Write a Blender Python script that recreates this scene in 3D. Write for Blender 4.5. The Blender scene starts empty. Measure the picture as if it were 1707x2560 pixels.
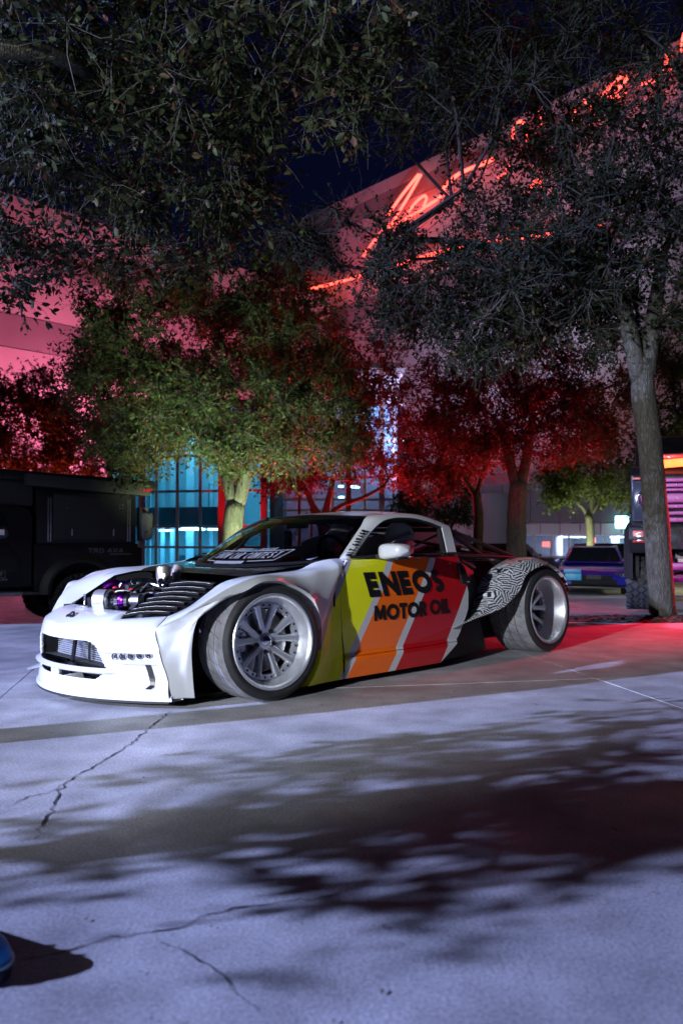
import bpy, bmesh, math, random
import numpy as np
from mathutils import Vector, Matrix, Quaternion
rng = np.random.default_rng(7); random.seed(7)
SC = bpy.context.scene
COL = SC.collection
R = math.radians

# ------------------------------------------------------------------ camera
CAM_H = 0.93
PITCH = math.atan((1343 - 1280) / 1991.0)
cam_d = bpy.data.cameras.new('camera'); cam = bpy.data.objects.new('camera', cam_d); COL.objects.link(cam)
cam.location = (0, 0, CAM_H); cam.rotation_euler = (math.pi / 2 + PITCH, 0, 0)
cam_d.sensor_fit = 'VERTICAL'; cam_d.sensor_height = 36; cam_d.lens = 28.0
cam_d.clip_start = 0.05; cam_d.clip_end = 600
cam_d.dof.use_dof = True; cam_d.dof.focus_distance = 5.6; cam_d.dof.aperture_fstop = 2.5
SC.camera = cam

# ------------------------------------------------------------------ night sky, exposure
W = bpy.data.worlds.new('World'); SC.world = W; W.use_nodes = True
bg = W.node_tree.nodes['Background']
bg.inputs[0].default_value = (0.06, 0.09, 0.50, 1); bg.inputs[1].default_value = 0.024
SC.view_settings.view_transform = 'Standard'; SC.view_settings.look = 'None'
SC.view_settings.exposure = 0; SC.view_settings.gamma = 1; SC.view_settings.use_curve_mapping = False

# ------------------------------------------------------------------ lamps of the place and unseen fill lights added for effect
def lamp(kind, loc, aim, power, color, size=.2, spot=None, blend=.4, size_y=None):
    d = bpy.data.lights.new('lamp_or_fill', kind); d.energy = power; d.color = color  # name shared by the place's lamps and the added fills
    if kind == 'AREA':
        d.size = size
        if size_y: d.shape = 'RECTANGLE'; d.size_y = size_y
    else: d.shadow_soft_size = size
    if kind == 'SPOT': d.spot_size = R(spot); d.spot_blend = blend
    o = bpy.data.objects.new('lamp_or_fill', d); COL.objects.link(o); o.location = loc
    v = Vector(aim) - Vector(loc); o.rotation_euler = v.to_track_quat('-Z', 'Y').to_euler()
    return o
KEY2 = Vector((-18.4, -3.0, 8.0))     # floodlight mast far to the left
KEY1 = Vector((-7.7, -7.1, 3.6))      # floodlight behind the photographer
lamp('SPOT', KEY2, (0.8, 3.4, -1.5), 47000, (.44, .52, 1.0), .055, 56, .5)
lamp('SPOT', KEY1, (0.9, 6.9, 1.4), 11500, (.86, .91, 1.0), .08, 23, .6)
lamp('SPOT', (6.0, 11.0, 2.0), (2.6, 8.3, 0.0), 2300, (1, .012, .05), .18, 36, .9)      # red ground light on the right, standing in for the truck's light bar
lamp('SPOT', (12, 44, 11), (1.0, 6.5, .6), 5000, (1, .03, .04), 1.2, 16, .6)            # red glow of the neon script
lamp('SPOT', (-10, 41, 1), (-14.5, 47.5, 8), 15000, (1, .17, .32), .8, 112, .5)          # pink wash of the hall
lamp('SPOT', (-9, 45, 1), (-6, 55, 11), 4000, (1, .06, .09), .6, 52, .5)
lamp('SPOT', (3, 34, 3), (7, 54, 26), 11000, (.66, .62, 1.0), 1.5, 90, .7)             # cool wash of the arena wall
lamp('SPOT', (-8.7, 22.6, -.3), (-9.5, 24.4, 3.6), 2000, (1, .10, .03), .3, 84, .6)  # hidden fill added in front of the orange red tree
lamp('SPOT', (-10.8, 28.0, -.4), (-9.4, 24.8, 3.0), 2200, (1, .05, .03), .3, 100, .6)  # unseen red backlight for the same tree
lamp('SPOT', (-3.3, 27.0, -.4), (-3.75, 29.4, 2.2), 420, (1, .05, .08), .2, 36, .4)  # red spot added for the lobby columns only
lamp('SPOT', (-.7, 21.0, -.4), (.2, 23.2, 5.2), 900, (1, .02, .03), .3, 84, .6)  # hidden red fill added below the multi-stemmed crown
lamp('SPOT', (4.3, 19.3, -.4), (4.5, 21.2, 5.2), 420, (1, .02, .035), .3, 84, .6)  # hidden red fill added below the forked dark oak
lamp('SPOT', (-1.3, 16.5, 1.6), (-1.5, 5.6, 4.4), 1500, (1, .02, .02), .15, 22, .6)  # red spot added through the near boughs in place of neon light
lamp('SPOT', (4.2, 14.5, 3.6), (6.8, 20.6, .4), 650, (.7, .72, 1), .3, 40, .6)  # cool fill added for the blue car, no fixture there
lamp('SPOT', (-2.3, 9.4, .2), (-2.2, 13.6, 4.2), 1500, (.80, 1, .62), .15, 56, .9)  # greenish fill added for the oak behind the race car
lamp('SPOT', (-.2, 18.0, .6), (-1.5, 14.3, 4.9), 6000, (1, .02, .03), .25, 80, .7)  # red backlight added for that oak's crown
lamp('SPOT', (-2.6, -3.0, 2.4), (-.9, 4.6, 8.0), 850, (1, 1, .70), .12, 70, .8)  # warm fill added for the overhead canopies
lamp('SPOT', (-8.5, 4.5, 4.0), (-5.0, 13.2, .8), 620, (.8, .85, 1), .25, 46, .7)  # cool fill added for the camper truck
lamp('SPOT', (1.2, 26.6, -.3), (-.3, 23.8, 5.0), 8000, (1, .02, .03), .3, 76, .6)  # unseen red backlight for the multi-stemmed tree
lamp('SPOT', (7.2, 26.5, .2), (4.9, 22.8, 5.4), 7500, (1, .02, .04), .3, 72, .6)  # unseen red backlight for the forked dark oak
lamp('SPOT', (2.3, 29.5, .4), (3.3, 26.2, 4.2), 4500, (1, .02, .04), .3, 72, .6)  # unseen red backlight for the slim tree
lamp('SPOT', (8.6, 29.0, -.5), (9.2, 30.4, 2.4), 1300, (.9, 1, .55), .2, 90, .8)  # unseen uplight for the small green tree
lamp('POINT', (11.5, 21.5, 1.2), (0, 0, 0), 420, (1, .95, .5), .2)  # unseen warm light for the tree at the right edge
lamp('SPOT', (-1.2, 12.7, -.2), (-1.95, 14.1, 3.1), 1500, (.80, 1, .55), .15, 92, .8)          # unseen uplight for the plaza oak

# ------------------------------------------------------------------ helpers
def tag(o, label=None, cat=None, group=None, kind=None):
    for k, v in (('label', label), ('category', cat), ('group', group), ('kind', kind)):
        if v: o[k] = v
    return o
def empty(name, loc=(0, 0, 0), rz=0.0, label=None, cat=None, group=None):
    o = bpy.data.objects.new(name, None); COL.objects.link(o); o.location = loc; o.rotation_euler = (0, 0, rz)
    return tag(o, label, cat, group)
def copy_tree(o, parent=None):
    c = o.copy(); COL.objects.link(c); c.parent = parent
    for ch in o.children: copy_tree(ch, c)
    return c
def frame_of(axis, up=(0, 0, 1)):
    w = Vector(axis).normalized(); u = Vector(up)
    if abs(w.dot(u)) > .98: u = Vector((1, 0, 0))
    u = (u - w * u.dot(w)).normalized(); v = w.cross(u)
    return u, v, w
class MB:
    def __init__(s): s.v = []; s.f = []
    def add(s, vs, fs):
        b = len(s.v); s.v += [tuple(p) for p in vs]; s.f += [tuple(b + i for i in f) for f in fs]; return s
    def box(s, c, d, rot=None):
        vs = []
        for x in (-.5, .5):
            for y in (-.5, .5):
                for z in (-.5, .5):
                    p = Vector((x * d[0], y * d[1], z * d[2]))
                    if rot is not None: p = rot @ p
                    vs.append(p + Vector(c))
        return s.add(vs, [(0, 1, 3, 2), (4, 6, 7, 5), (0, 4, 5, 1), (2, 3, 7, 6), (0, 2, 6, 4), (1, 5, 7, 3)])
    def bar(s, a, b, w, h, up=(0, 0, 1)):
        a, b = Vector(a), Vector(b); u, v, t = frame_of(b - a, up); vs = []
        for p in (a, b):
            for i, j in ((-1, -1), (1, -1), (1, 1), (-1, 1)): vs.append(p + v * (i * w / 2) + u * (j * h / 2))
        return s.add(vs, [(3, 2, 1, 0), (4, 5, 6, 7)] + [(i, (i + 1) % 4, 4 + (i + 1) % 4, 4 + i) for i in range(4)])
    def tube(s, pts, rad, n=8, caps=True):
        pts = [Vector(p) for p in pts]; m = len(pts)
        rr = rad if hasattr(rad, '__len__') else [rad] * m
        t0 = (pts[1] - pts[0]).normalized(); u, v, _ = frame_of(t0); vs = []
        for i, p in enumerate(pts):
            t = (pts[min(i + 1, m - 1)] - pts[max(i - 1, 0)]).normalized()
            u = (u - t * u.dot(t)).normalized(); v = t.cross(u)
            for k in range(n):
                a = 2 * math.pi * k / n; vs.append(p + (u * math.cos(a) + v * math.sin(a)) * rr[i])
        fs = [(i * n + k, i * n + (k + 1) % n, (i + 1) * n + (k + 1) % n, (i + 1) * n + k) for i in range(m - 1) for k in range(n)]
        if caps: fs += [tuple(range(n - 1, -1, -1)), tuple((m - 1) * n + k for k in range(n))]
        return s.add(vs, fs)
    def lathe(s, prof, c, axis, n=32, up=(0, 0, 1), a0=0, a1=2 * math.pi):
        u, v, w = frame_of(axis, up); c = Vector(c); m = len(prof); vs = []
        full = abs(a1 - a0 - 2 * math.pi) < 1e-6; nn = n if full else n + 1
        for r, h in prof:
            for k in range(nn):
                a = a0 + (a1 - a0) * k / n; vs.append(c + (u * math.cos(a) + v * math.sin(a)) * r + w * h)
        fs = []
        for i in range(m - 1):
            for k in range(n):
                k2 = (k + 1) % nn
                fs.append((i * nn + k, i * nn + k2, (i + 1) * nn + k2, (i + 1) * nn + k))
        return s.add(vs, fs)
    def grid(s, rows, flip=False):
        n = len(rows[0]); vs = [p for r in rows for p in r]
        fs = [(i * n + j, i * n + j + 1, (i + 1) * n + j + 1, (i + 1) * n + j) for i in range(len(rows) - 1) for j in range(n - 1)]
        if flip: fs = [f[::-1] for f in fs]
        return s.add(vs, fs)
    def prism(s, poly, fa, fb):       # poly 2-D, fa / fb map (u, v) to the two ends
        n = len(poly); vs = [fa(*p) for p in poly] + [fb(*p) for p in poly]
        return s.add(vs, [tuple(range(n - 1, -1, -1)), tuple(range(n, 2 * n))] + [(i, (i + 1) % n, n + (i + 1) % n, n + i) for i in range(n)])
    def mirror(s):                    # adds the y-mirrored copy
        b = len(s.v); s.v += [(p[0], -p[1], p[2]) for p in s.v[:b]]
        s.f += [tuple(b + i for i in f[::-1]) for f in s.f]; return s
    def build(s, name, mat, parent=None, smooth=False, angle=None, bevel=0, label=None, kind=None):
        me = bpy.data.meshes.new(name); me.from_pydata(s.v, [], s.f); me.update()
        bm = bmesh.new(); bm.from_mesh(me)
        bmesh.ops.recalc_face_normals(bm, faces=bm.faces)
        if bevel: bmesh.ops.bevel(bm, geom=[e for e in bm.edges if e.is_manifold and e.calc_face_angle(0) > .5], offset=bevel, segments=2, affect='EDGES', profile=.6, clamp_overlap=True)
        bm.to_mesh(me); bm.free()
        me.materials.append(mat)
        if smooth or bevel or angle:
            me.polygons.foreach_set('use_smooth', [True] * len(me.polygons))
            if angle or bevel: me.set_sharp_from_angle(angle=R(angle or 40))
        o = bpy.data.objects.new(name, me); COL.objects.link(o); o.parent = parent
        return tag(o, label, kind=kind)
def from_np(name, verts, faces, mat, parent=None, smooth=False):
    me = bpy.data.meshes.new(name); nv, nf, k = len(verts), len(faces), faces.shape[1]
    me.vertices.add(nv); me.vertices.foreach_set('co', verts.astype(np.float32).ravel())
    me.loops.add(nf * k); me.loops.foreach_set('vertex_index', faces.astype(np.int32).ravel())
    me.polygons.add(nf); me.polygons.foreach_set('loop_start', np.arange(0, nf * k, k, dtype=np.int32))
    me.update(calc_edges=True); me.materials.append(mat)
    if smooth: me.polygons.foreach_set('use_smooth', np.ones(nf, bool))
    o = bpy.data.objects.new(name, me); COL.objects.link(o); o.parent = parent
    return o
def cr(pts, n):                       # Catmull-Rom through pts, n samples by arc length of the chords
    P = np.array(pts, float); d = np.r_[0, np.cumsum(np.linalg.norm(np.diff(P, axis=0), axis=1) + 1e-9)]
    t = np.linspace(0, d[-1], n); i = np.clip(np.searchsorted(d, t, 'right') - 1, 0, len(P) - 2)
    Pe = np.vstack([2 * P[0] - P[1], P, 2 * P[-1] - P[-2]]); m = (Pe[2:] - Pe[:-2])
    dd = np.r_[d[1] - d[0], d[2:] - d[:-2], d[-1] - d[-2]] if len(P) > 2 else np.array([d[1], d[1]])
    dd[0] = 2 * (d[1] - d[0]); dd[-1] = 2 * (d[-1] - d[-2]); m = m / dd[:, None]
    h = (d[i + 1] - d[i])[:, None]; u = ((t - d[i])[:, None]) / h
    return (2*u**3-3*u**2+1)*P[i] + (u**3-2*u**2+u)*h*m[i] + (-2*u**3+3*u**2)*P[i+1] + (u**3-u**2)*h*m[i+1]
def loft(rows, n, m):                 # rows of key points -> smooth n x m grid
    rs = np.array([cr(r, m) for r in rows]); out = np.empty((n, m, 3))
    for j in range(m): out[:, j] = cr(rs[:, j], n)
    return [list(map(tuple, r)) for r in out]

# ---- letters as strokes: polylines in a unit cell (x 0..1, y 0..1)
def arc(cx, cy, rx, ry, a0, a1, n=10): return [(cx + rx * math.cos(R(a0 + (a1 - a0) * i / n)), cy + ry * math.sin(R(a0 + (a1 - a0) * i / n))) for i in range(n + 1)]
GL = {'E': [[(0, 0), (0, 1)], [(0, 1), (.85, 1)], [(0, .5), (.75, .5)], [(0, 0), (.85, 0)]], 'N': [[(0, 0), (0, 1)], [(0, 1), (1, 0)], [(1, 0), (1, 1)]],
 'O': [arc(.5, .5, .55, .5, 90, 450, 20)], 'S': [arc(.45, .75, .38, .25, 30, 270) + arc(.45, .25, .4, .25, 80, -150)], 'M': [[(0, 0), (.1, 1)], [(.1, 1), (.5, .1)], [(.5, .1), (.9, 1)], [(.9, 1), (1, 0)]],
 'T': [[(0, 1), (1, 1)], [(.5, 0), (.5, 1)]], 'R': [[(0, 0), (0, 1)], [(0, 1)] + arc(.5, .76, .32, .24, 90, -90) + [(0, .52)], [(.35, .5), (.9, 0)]], 'I': [[(.5, 0), (.5, 1)]], 'L': [[(0, 1), (0, 0)], [(0, 0), (.8, 0)]],
 'Z': [[(0, 1), (.9, 1)], [(.9, 1), (0, 0)], [(0, 0), (.9, 0)]], '_': [[(0, -.05), (.9, -.05)]], 'G': [arc(.5, .5, .5, .5, 50, 340, 14), [(.5, .42), (1, .42)], [(1, .42), (1, .1)]], 'A': [[(0, 0), (.5, 1)], [(.5, 1), (1, 0)], [(.2, .32), (.8, .32)]],
 'U': [[(0, 1), (0, .35)] + arc(.45, .35, .45, .35, 180, 360) + [(.9, 1)]], ':': [[(.3, .1), (.3, .25)], [(.3, .6), (.3, .75)]], 'H': [[(0, 0), (0, 1)], [(1, 0), (1, 1)], [(0, .5), (1, .5)]], 'W': [[(0, 1), (.25, 0)], [(.25, 0), (.5, .9)], [(.5, .9), (.75, 0)], [(.75, 0), (1, 1)]],
 'C': [arc(.5, .5, .5, .5, 50, 310, 14)], 'D': [[(0, 0), (0, 1)], [(0, 1)] + arc(.4, .5, .5, .5, 90, -90) + [(0, 0)]], '4': [[(.7, 0), (.7, 1)], [(.7, 1), (0, .3)], [(0, .3), (1, .3)]], 'X': [[(0, 0), (1, 1)], [(0, 1), (1, 0)]], 'F': [[(0, 0), (0, 1)], [(0, 1), (.85, 1)], [(0, .5), (.7, .5)]],
 'b': [[(0, 0), (0, 1)], arc(.38, .32, .34, .3, 90, 450)], 'r': [[(0, 0), (0, .62)], arc(.35, .3, .35, .32, 150, 60, 5)], 'e': [arc(.4, .32, .38, .32, 0, 320, 12), [(.02, .32), (.78, .32)]], 'm': [[(0, 0), (0, .62)], [(0, .5), (.25, .62), (.45, .5), (.45, 0)], [(.45, .5), (.7, .62), (.9, .5), (.9, 0)]], 'o': [arc(.4, .32, .38, .32, 90, 450, 14)], '2': [arc(.45, .72, .4, .28, 160, -30, 8) + [(0, 0)], [(0, 0), (.9, 0)]], '0': [arc(.45, .5, .4, .5, 90, 450, 14)],
 'B': [[(0, 0), (0, 1)], [(0, 1)] + arc(.5, .76, .3, .24, 90, -90) + [(0, .52)], [(0, .5)] + arc(.5, .25, .36, .25, 90, -90) + [(0, 0)]],
 'V': [[(0, 1), (.5, 0)], [(.5, 0), (1, 1)]], 'P': [[(0, 0), (0, 1)], [(0, 1)] + arc(.5, .74, .32, .26, 90, -90) + [(0, .48)]], 'Y': [[(0, 1), (.5, .5)], [(1, 1), (.5, .5)], [(.5, .5), (.5, 0)]], ' ': [], '-': [[(.1, .5), (.8, .5)]]}
def letters(txt, fn, height, widths, gap, stroke, lean=0, lift=.0015, step=.03):
    """stroked lettering; fn maps (u, v, lift) in metres to a point; u runs along the line from 0"""
    mb = MB(); u0 = 0; k = 0
    for ch in txt:
        w = widths.get(ch, widths['*']); h = height
        for pl in GL[ch]:
            P = [(u0 + stroke / 2 + x * (w - stroke), stroke / 2 + y * (h - stroke)) for x, y in pl]
            Q = [P[0]]
            for a, b in zip(P[:-1], P[1:]):
                n = max(1, int(math.dist(a, b) / step))
                Q += [(a[0] + (b[0] - a[0]) * i / n, a[1] + (b[1] - a[1]) * i / n) for i in range(1, n + 1)]
            closed = math.dist(Q[0], Q[-1]) < 1e-6
            if not closed and len(pl) == 2:      # square ends
                d = np.subtract(Q[-1], Q[0]); d = d / (np.linalg.norm(d) + 1e-9) * stroke / 2
                if abs(d[0]) < 1e-4 or abs(d[1]) < 1e-4:
                    Q[0] = tuple(np.subtract(Q[0], d)); Q[-1] = tuple(np.add(Q[-1], d))
                else:
                    Q[0] = tuple(np.subtract(Q[0], d * .7)); Q[-1] = tuple(np.add(Q[-1], d * .7))
            L_, R_ = [], []
            for i, q in enumerate(Q):
                if closed and i in (0, len(Q) - 1): d = np.subtract(Q[1], Q[-2])
                else: d = np.subtract(Q[min(i + 1, len(Q) - 1)], Q[max(i - 1, 0)])
                d = d / (np.linalg.norm(d) + 1e-9); nn = np.array((-d[1], d[0])) * stroke / 2
                a, b = np.add(q, nn), np.subtract(q, nn)
                if len(pl) == 2 and abs(d[1]) > .2 and abs(d[0]) > .2:     # clip diagonals at cap height and baseline
                    a[1] = min(max(a[1], 0), h); b[1] = min(max(b[1], 0), h)
                L_.append(fn(a[0] + lean * a[1], a[1], lift + k * 1.2e-4)); R_.append(fn(b[0] + lean * b[1], b[1], lift + k * 1.2e-4))
            mb.grid([L_, R_]); k = (k + 1) % 8
        u0 += w + gap
    return mb

# ------------------------------------------------------------------ materials
def mat(name, col, rough=.5, metal=0, coat=0, spec=.5, noise=0, nscale=8, bump=0, bscale=60, emit=None, estr=0, bdist=.01):
    m = bpy.data.materials.new(name); m.use_nodes = True; nt = m.node_tree; b = nt.nodes['Principled BSDF']
    b.inputs['Base Color'].default_value = (*col, 1); b.inputs['Roughness'].default_value = rough; b.inputs['Metallic'].default_value = metal
    b.inputs['Coat Weight'].default_value = coat; b.inputs['Coat Roughness'].default_value = .04; b.inputs['Specular IOR Level'].default_value = spec
    if emit: b.inputs['Emission Color'].default_value = (*emit, 1); b.inputs['Emission Strength'].default_value = estr
    if noise or bump:
        tc = nt.nodes.new('ShaderNodeTexCoord')
    if noise:
        n = nt.nodes.new('ShaderNodeTexNoise'); n.inputs['Scale'].default_value = nscale; n.inputs['Detail'].default_value = 6; nt.links.new(tc.outputs['Object'], n.inputs['Vector'])
        r = nt.nodes.new('ShaderNodeMapRange'); r.inputs[1].default_value = .3; r.inputs[2].default_value = .7; r.inputs[3].default_value = 1 - noise; r.inputs[4].default_value = 1 + noise
        nt.links.new(n.outputs[0], r.inputs[0]); v = nt.nodes.new('ShaderNodeVectorMath'); v.operation = 'SCALE'; v.inputs[0].default_value = col
        nt.links.new(r.outputs[0], v.inputs['Scale']); nt.links.new(v.outputs[0], b.inputs['Base Color'])
    if bump:
        n = nt.nodes.new('ShaderNodeTexNoise'); n.inputs['Scale'].default_value = bscale; n.inputs['Detail'].default_value = 5; nt.links.new(tc.outputs['Object'], n.inputs['Vector'])
        bp = nt.nodes.new('ShaderNodeBump'); bp.inputs['Strength'].default_value = bump; bp.inputs['Distance'].default_value = bdist
        nt.links.new(n.outputs[0], bp.inputs['Height']); nt.links.new(bp.outputs[0], b.inputs['Normal'])
    return m
def emis(name, col, s): return mat(name, (0.01, 0.01, 0.01), .5, emit=col, estr=s)
def glass(name, tint, gloss=.12, rough=.02):
    m = bpy.data.materials.new(name); m.use_nodes = True; nt = m.node_tree; nt.nodes.clear()
    o = nt.nodes.new('ShaderNodeOutputMaterial'); t = nt.nodes.new('ShaderNodeBsdfTransparent'); t.inputs[0].default_value = (*tint, 1)
    g = nt.nodes.new('ShaderNodeBsdfGlossy'); g.inputs['Roughness'].default_value = rough; g.inputs[0].default_value = (1, 1, 1, 1)
    f = nt.nodes.new('ShaderNodeFresnel'); f.inputs[0].default_value = 1.45
    mx = nt.nodes.new('ShaderNodeMixShader'); nt.links.new(f.outputs[0], mx.inputs[0]); nt.links.new(t.outputs[0], mx.inputs[1]); nt.links.new(g.outputs[0], mx.inputs[2]); nt.links.new(mx.outputs[0], o.inputs[0])
    return m
M = {}
M['white'] = mat('white_paint', (.60, .62, .64), .28, coat=.6, noise=.02, nscale=3)
M['black'] = mat('black_paint', (.012, .012, .014), .3, coat=.4)
M['matte'] = mat('black_plastic', (.012, .012, .013), .6, bump=.15, bscale=200)
M['void'] = mat('dark_inside', (.006, .006, .007), .9)
M['carbon'] = mat('carbon_weave', (.015, .015, .017), .25, coat=.5)
M['rubber'] = mat('tyre_rubber', (.018, .018, .02), .62, bump=.3, bscale=90, noise=.25, nscale=20, bdist=.003)
M['tread'] = mat('pale_tread_rubber', (.16, .16, .17), .75, bump=.3, bscale=150, noise=.3, nscale=14, bdist=.002)  # tread band paler than the sidewall rubber
M['rim'] = mat('brushed_silver', (.72, .74, .78), .30, metal=.8, bump=.05, bscale=300)
M['chrome'] = mat('polished_metal', (.75, .76, .78), .12, metal=1)
M['steel'] = mat('raw_steel', (.42, .42, .44), .35, metal=1, noise=.2, nscale=15)
M['burnt'] = mat('heat_tinted_steel', (.62, .54, .48), .34, metal=.8, noise=.25, nscale=9)
M['purple'] = mat('purple_anodised', (.25, .02, .42), .22, metal=1)
M['redpaint'] = mat('red_paint', (.45, .01, .012), .35, coat=.3)
M['glass_car'] = glass('tinted_windscreen', (.42, .44, .46))
M['glass_dark'] = glass('dark_car_glass', (.10, .11, .12))
M['decal'] = mat('white_vinyl', (.75, .75, .78), .45)
M['ink'] = mat('black_vinyl', (.008, .008, .009), .4)
M['seat'] = mat('white_seat_shell', (.72, .74, .73), .4)
M['bark'] = mat('oak_bark', (.085, .08, .062), .9, noise=.45, nscale=9, bump=1, bscale=26, bdist=.03)
M['barkdark'] = mat('dark_bark', (.09, .07, .06), .9, noise=.4, nscale=9, bump=1, bscale=26, bdist=.03)
def bark(name, col):
    m = mat(name, col, .92); nt = m.node_tree; b = nt.nodes['Principled BSDF']; tc = nt.nodes.new('ShaderNodeTexCoord'); mp = nt.nodes.new('ShaderNodeMapping'); mp.inputs['Scale'].default_value = (1, 1, .22); nt.links.new(tc.outputs['Object'], mp.inputs[0])
    vo = nt.nodes.new('ShaderNodeTexVoronoi'); vo.feature = 'DISTANCE_TO_EDGE'; vo.inputs['Scale'].default_value = 52; no = nt.nodes.new('ShaderNodeTexNoise'); no.inputs['Scale'].default_value = 22; no.inputs['Detail'].default_value = 7
    ad = nt.nodes.new('ShaderNodeVectorMath'); ad.operation = 'MULTIPLY_ADD'; ad.inputs[1].default_value = (.05, .05, .05); nt.links.new(no.outputs[1], ad.inputs[0]); nt.links.new(mp.outputs[0], ad.inputs[2]); nt.links.new(mp.outputs[0], no.inputs['Vector']); nt.links.new(ad.outputs[0], vo.inputs['Vector'])
    r = nt.nodes.new('ShaderNodeMapRange'); r.inputs[1].default_value = 0; r.inputs[2].default_value = .22; r.inputs[3].default_value = .62; r.inputs[4].default_value = 1.12; nt.links.new(vo.outputs[0], r.inputs[0])
    r2 = nt.nodes.new('ShaderNodeMapRange'); r2.inputs[1].default_value = .3; r2.inputs[2].default_value = .7; r2.inputs[3].default_value = .55; r2.inputs[4].default_value = 1.35; nt.links.new(no.outputs[0], r2.inputs[0])
    k = nt.nodes.new('ShaderNodeMath'); k.operation = 'MULTIPLY'; nt.links.new(r.outputs[0], k.inputs[0]); nt.links.new(r2.outputs[0], k.inputs[1])
    sv = nt.nodes.new('ShaderNodeVectorMath'); sv.operation = 'SCALE'; sv.inputs[0].default_value = col; nt.links.new(k.outputs[0], sv.inputs['Scale']); nt.links.new(sv.outputs[0], b.inputs['Base Color'])
    bp = nt.nodes.new('ShaderNodeBump'); bp.inputs['Strength'].default_value = 1; bp.inputs['Distance'].default_value = .012; nt.links.new(k.outputs[0], bp.inputs['Height']); nt.links.new(bp.outputs[0], b.inputs['Normal']); return m
M['bark'] = bark('oak_bark', (.09, .086, .066)); M['barkdark'] = bark('dark_bark', (.07, .055, .045))
M['twig'] = mat('grey_twig', (.075, .068, .06), .85)

# ------------------------------------------------------------------ ground level
def sm(a, b, t): t = np.clip((t - a) / (b - a), 0, 1); return t * t * (3 - 2 * t)
def G(X, Y):
    base = -.062 * np.clip(Y - 8.2, 0, None) * sm(7.2, 10.5, Y)
    far = np.where(Y > 15, -.42 - .022 * (Y - 15), base); base = np.where(Y > 15, np.maximum(base, far), base)
    base = np.where(Y > 36, -.42 - .022 * 21, base)
    left = -.13 * np.clip(-X - 2.5, 0, 5) * sm(8, 13, Y)
    return base + left
def Gf(x, y): return float(G(np.array(float(x)), np.array(float(y))))

m = mat('concrete', (.42, .42, .44), .55, spec=.4); M['concrete'] = m
nt = m.node_tree; b = nt.nodes['Principled BSDF']; geo = nt.nodes.new('ShaderNodeNewGeometry')
def noise_node(scale, detail, vec=None, dist=0):
    n = nt.nodes.new('ShaderNodeTexNoise'); n.inputs['Scale'].default_value = scale; n.inputs['Detail'].default_value = detail; n.inputs['Distortion'].default_value = dist
    nt.links.new(vec or geo.outputs['Position'], n.inputs['Vector']); return n.outputs[0]
def mapr(x, a, b_, c, d):
    r = nt.nodes.new('ShaderNodeMapRange'); r.inputs[1].default_value = a; r.inputs[2].default_value = b_; r.inputs[3].default_value = c; r.inputs[4].default_value = d; nt.links.new(x, r.inputs[0]); return r.outputs[0]
def mul(a, b_):
    k = nt.nodes.new('ShaderNodeMath'); k.operation = 'MULTIPLY'; nt.links.new(a, k.inputs[0]); nt.links.new(b_, k.inputs[1]); return k.outputs[0]
v1 = mapr(noise_node(1.1, 6, dist=.6), .35, .68, .80, 1.12); v2 = mapr(noise_node(5, 8), .3, .7, .74, 1.14); v3 = mapr(noise_node(110, 3), .3, .7, .66, 1.30); v4 = mapr(noise_node(14, 4), .66, .74, 1, .72)
v5 = mapr(noise_node(.5, 3, dist=1.2), .40, .62, .80, 1.06); v6 = mapr(noise_node(2.2, 2, dist=2.5), .70, .76, 1, .80)
val = mul(mul(mul(v1, v2), mul(v3, v4)), mul(v5, v6)); sv = nt.nodes.new('ShaderNodeVectorMath'); sv.operation = 'SCALE'; sv.inputs[0].default_value = (.45, .45, .475); nt.links.new(val, sv.inputs['Scale']); nt.links.new(sv.outputs[0], b.inputs['Base Color'])
nt.links.new(mapr(noise_node(3, 5), .3, .7, .42, .68), b.inputs['Roughness'])
bp = nt.nodes.new('ShaderNodeBump'); bp.inputs['Strength'].default_value = .35; bp.inputs['Distance'].default_value = .004; nt.links.new(noise_node(160, 4), bp.inputs['Height']); nt.links.new(bp.outputs[0], b.inputs['Normal'])
M['joint'] = mat('joint_dirt', (.05, .05, .055), .9)
M['crack'] = mat('crack_dirt', (.03, .03, .035), 1)

gx = np.r_[np.linspace(-160, -26, 12), np.linspace(-24, 24, 33), np.linspace(26, 160, 12)]; gy = np.r_[np.linspace(-60, -14, 8), np.linspace(-12, 40, 53), np.linspace(44, 240, 14)]
XX, YY = np.meshgrid(gx, gy); ZZ = G(XX, YY) - .022
idx = np.arange(XX.size).reshape(XX.shape)
ground = from_np('ground', np.c_[XX.ravel(), YY.ravel(), ZZ.ravel()], np.stack([idx[:-1, :-1], idx[:-1, 1:], idx[1:, 1:], idx[1:, :-1]], -1).reshape(-1, 4), M['joint'], smooth=True)
tag(ground, kind='structure')
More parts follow.
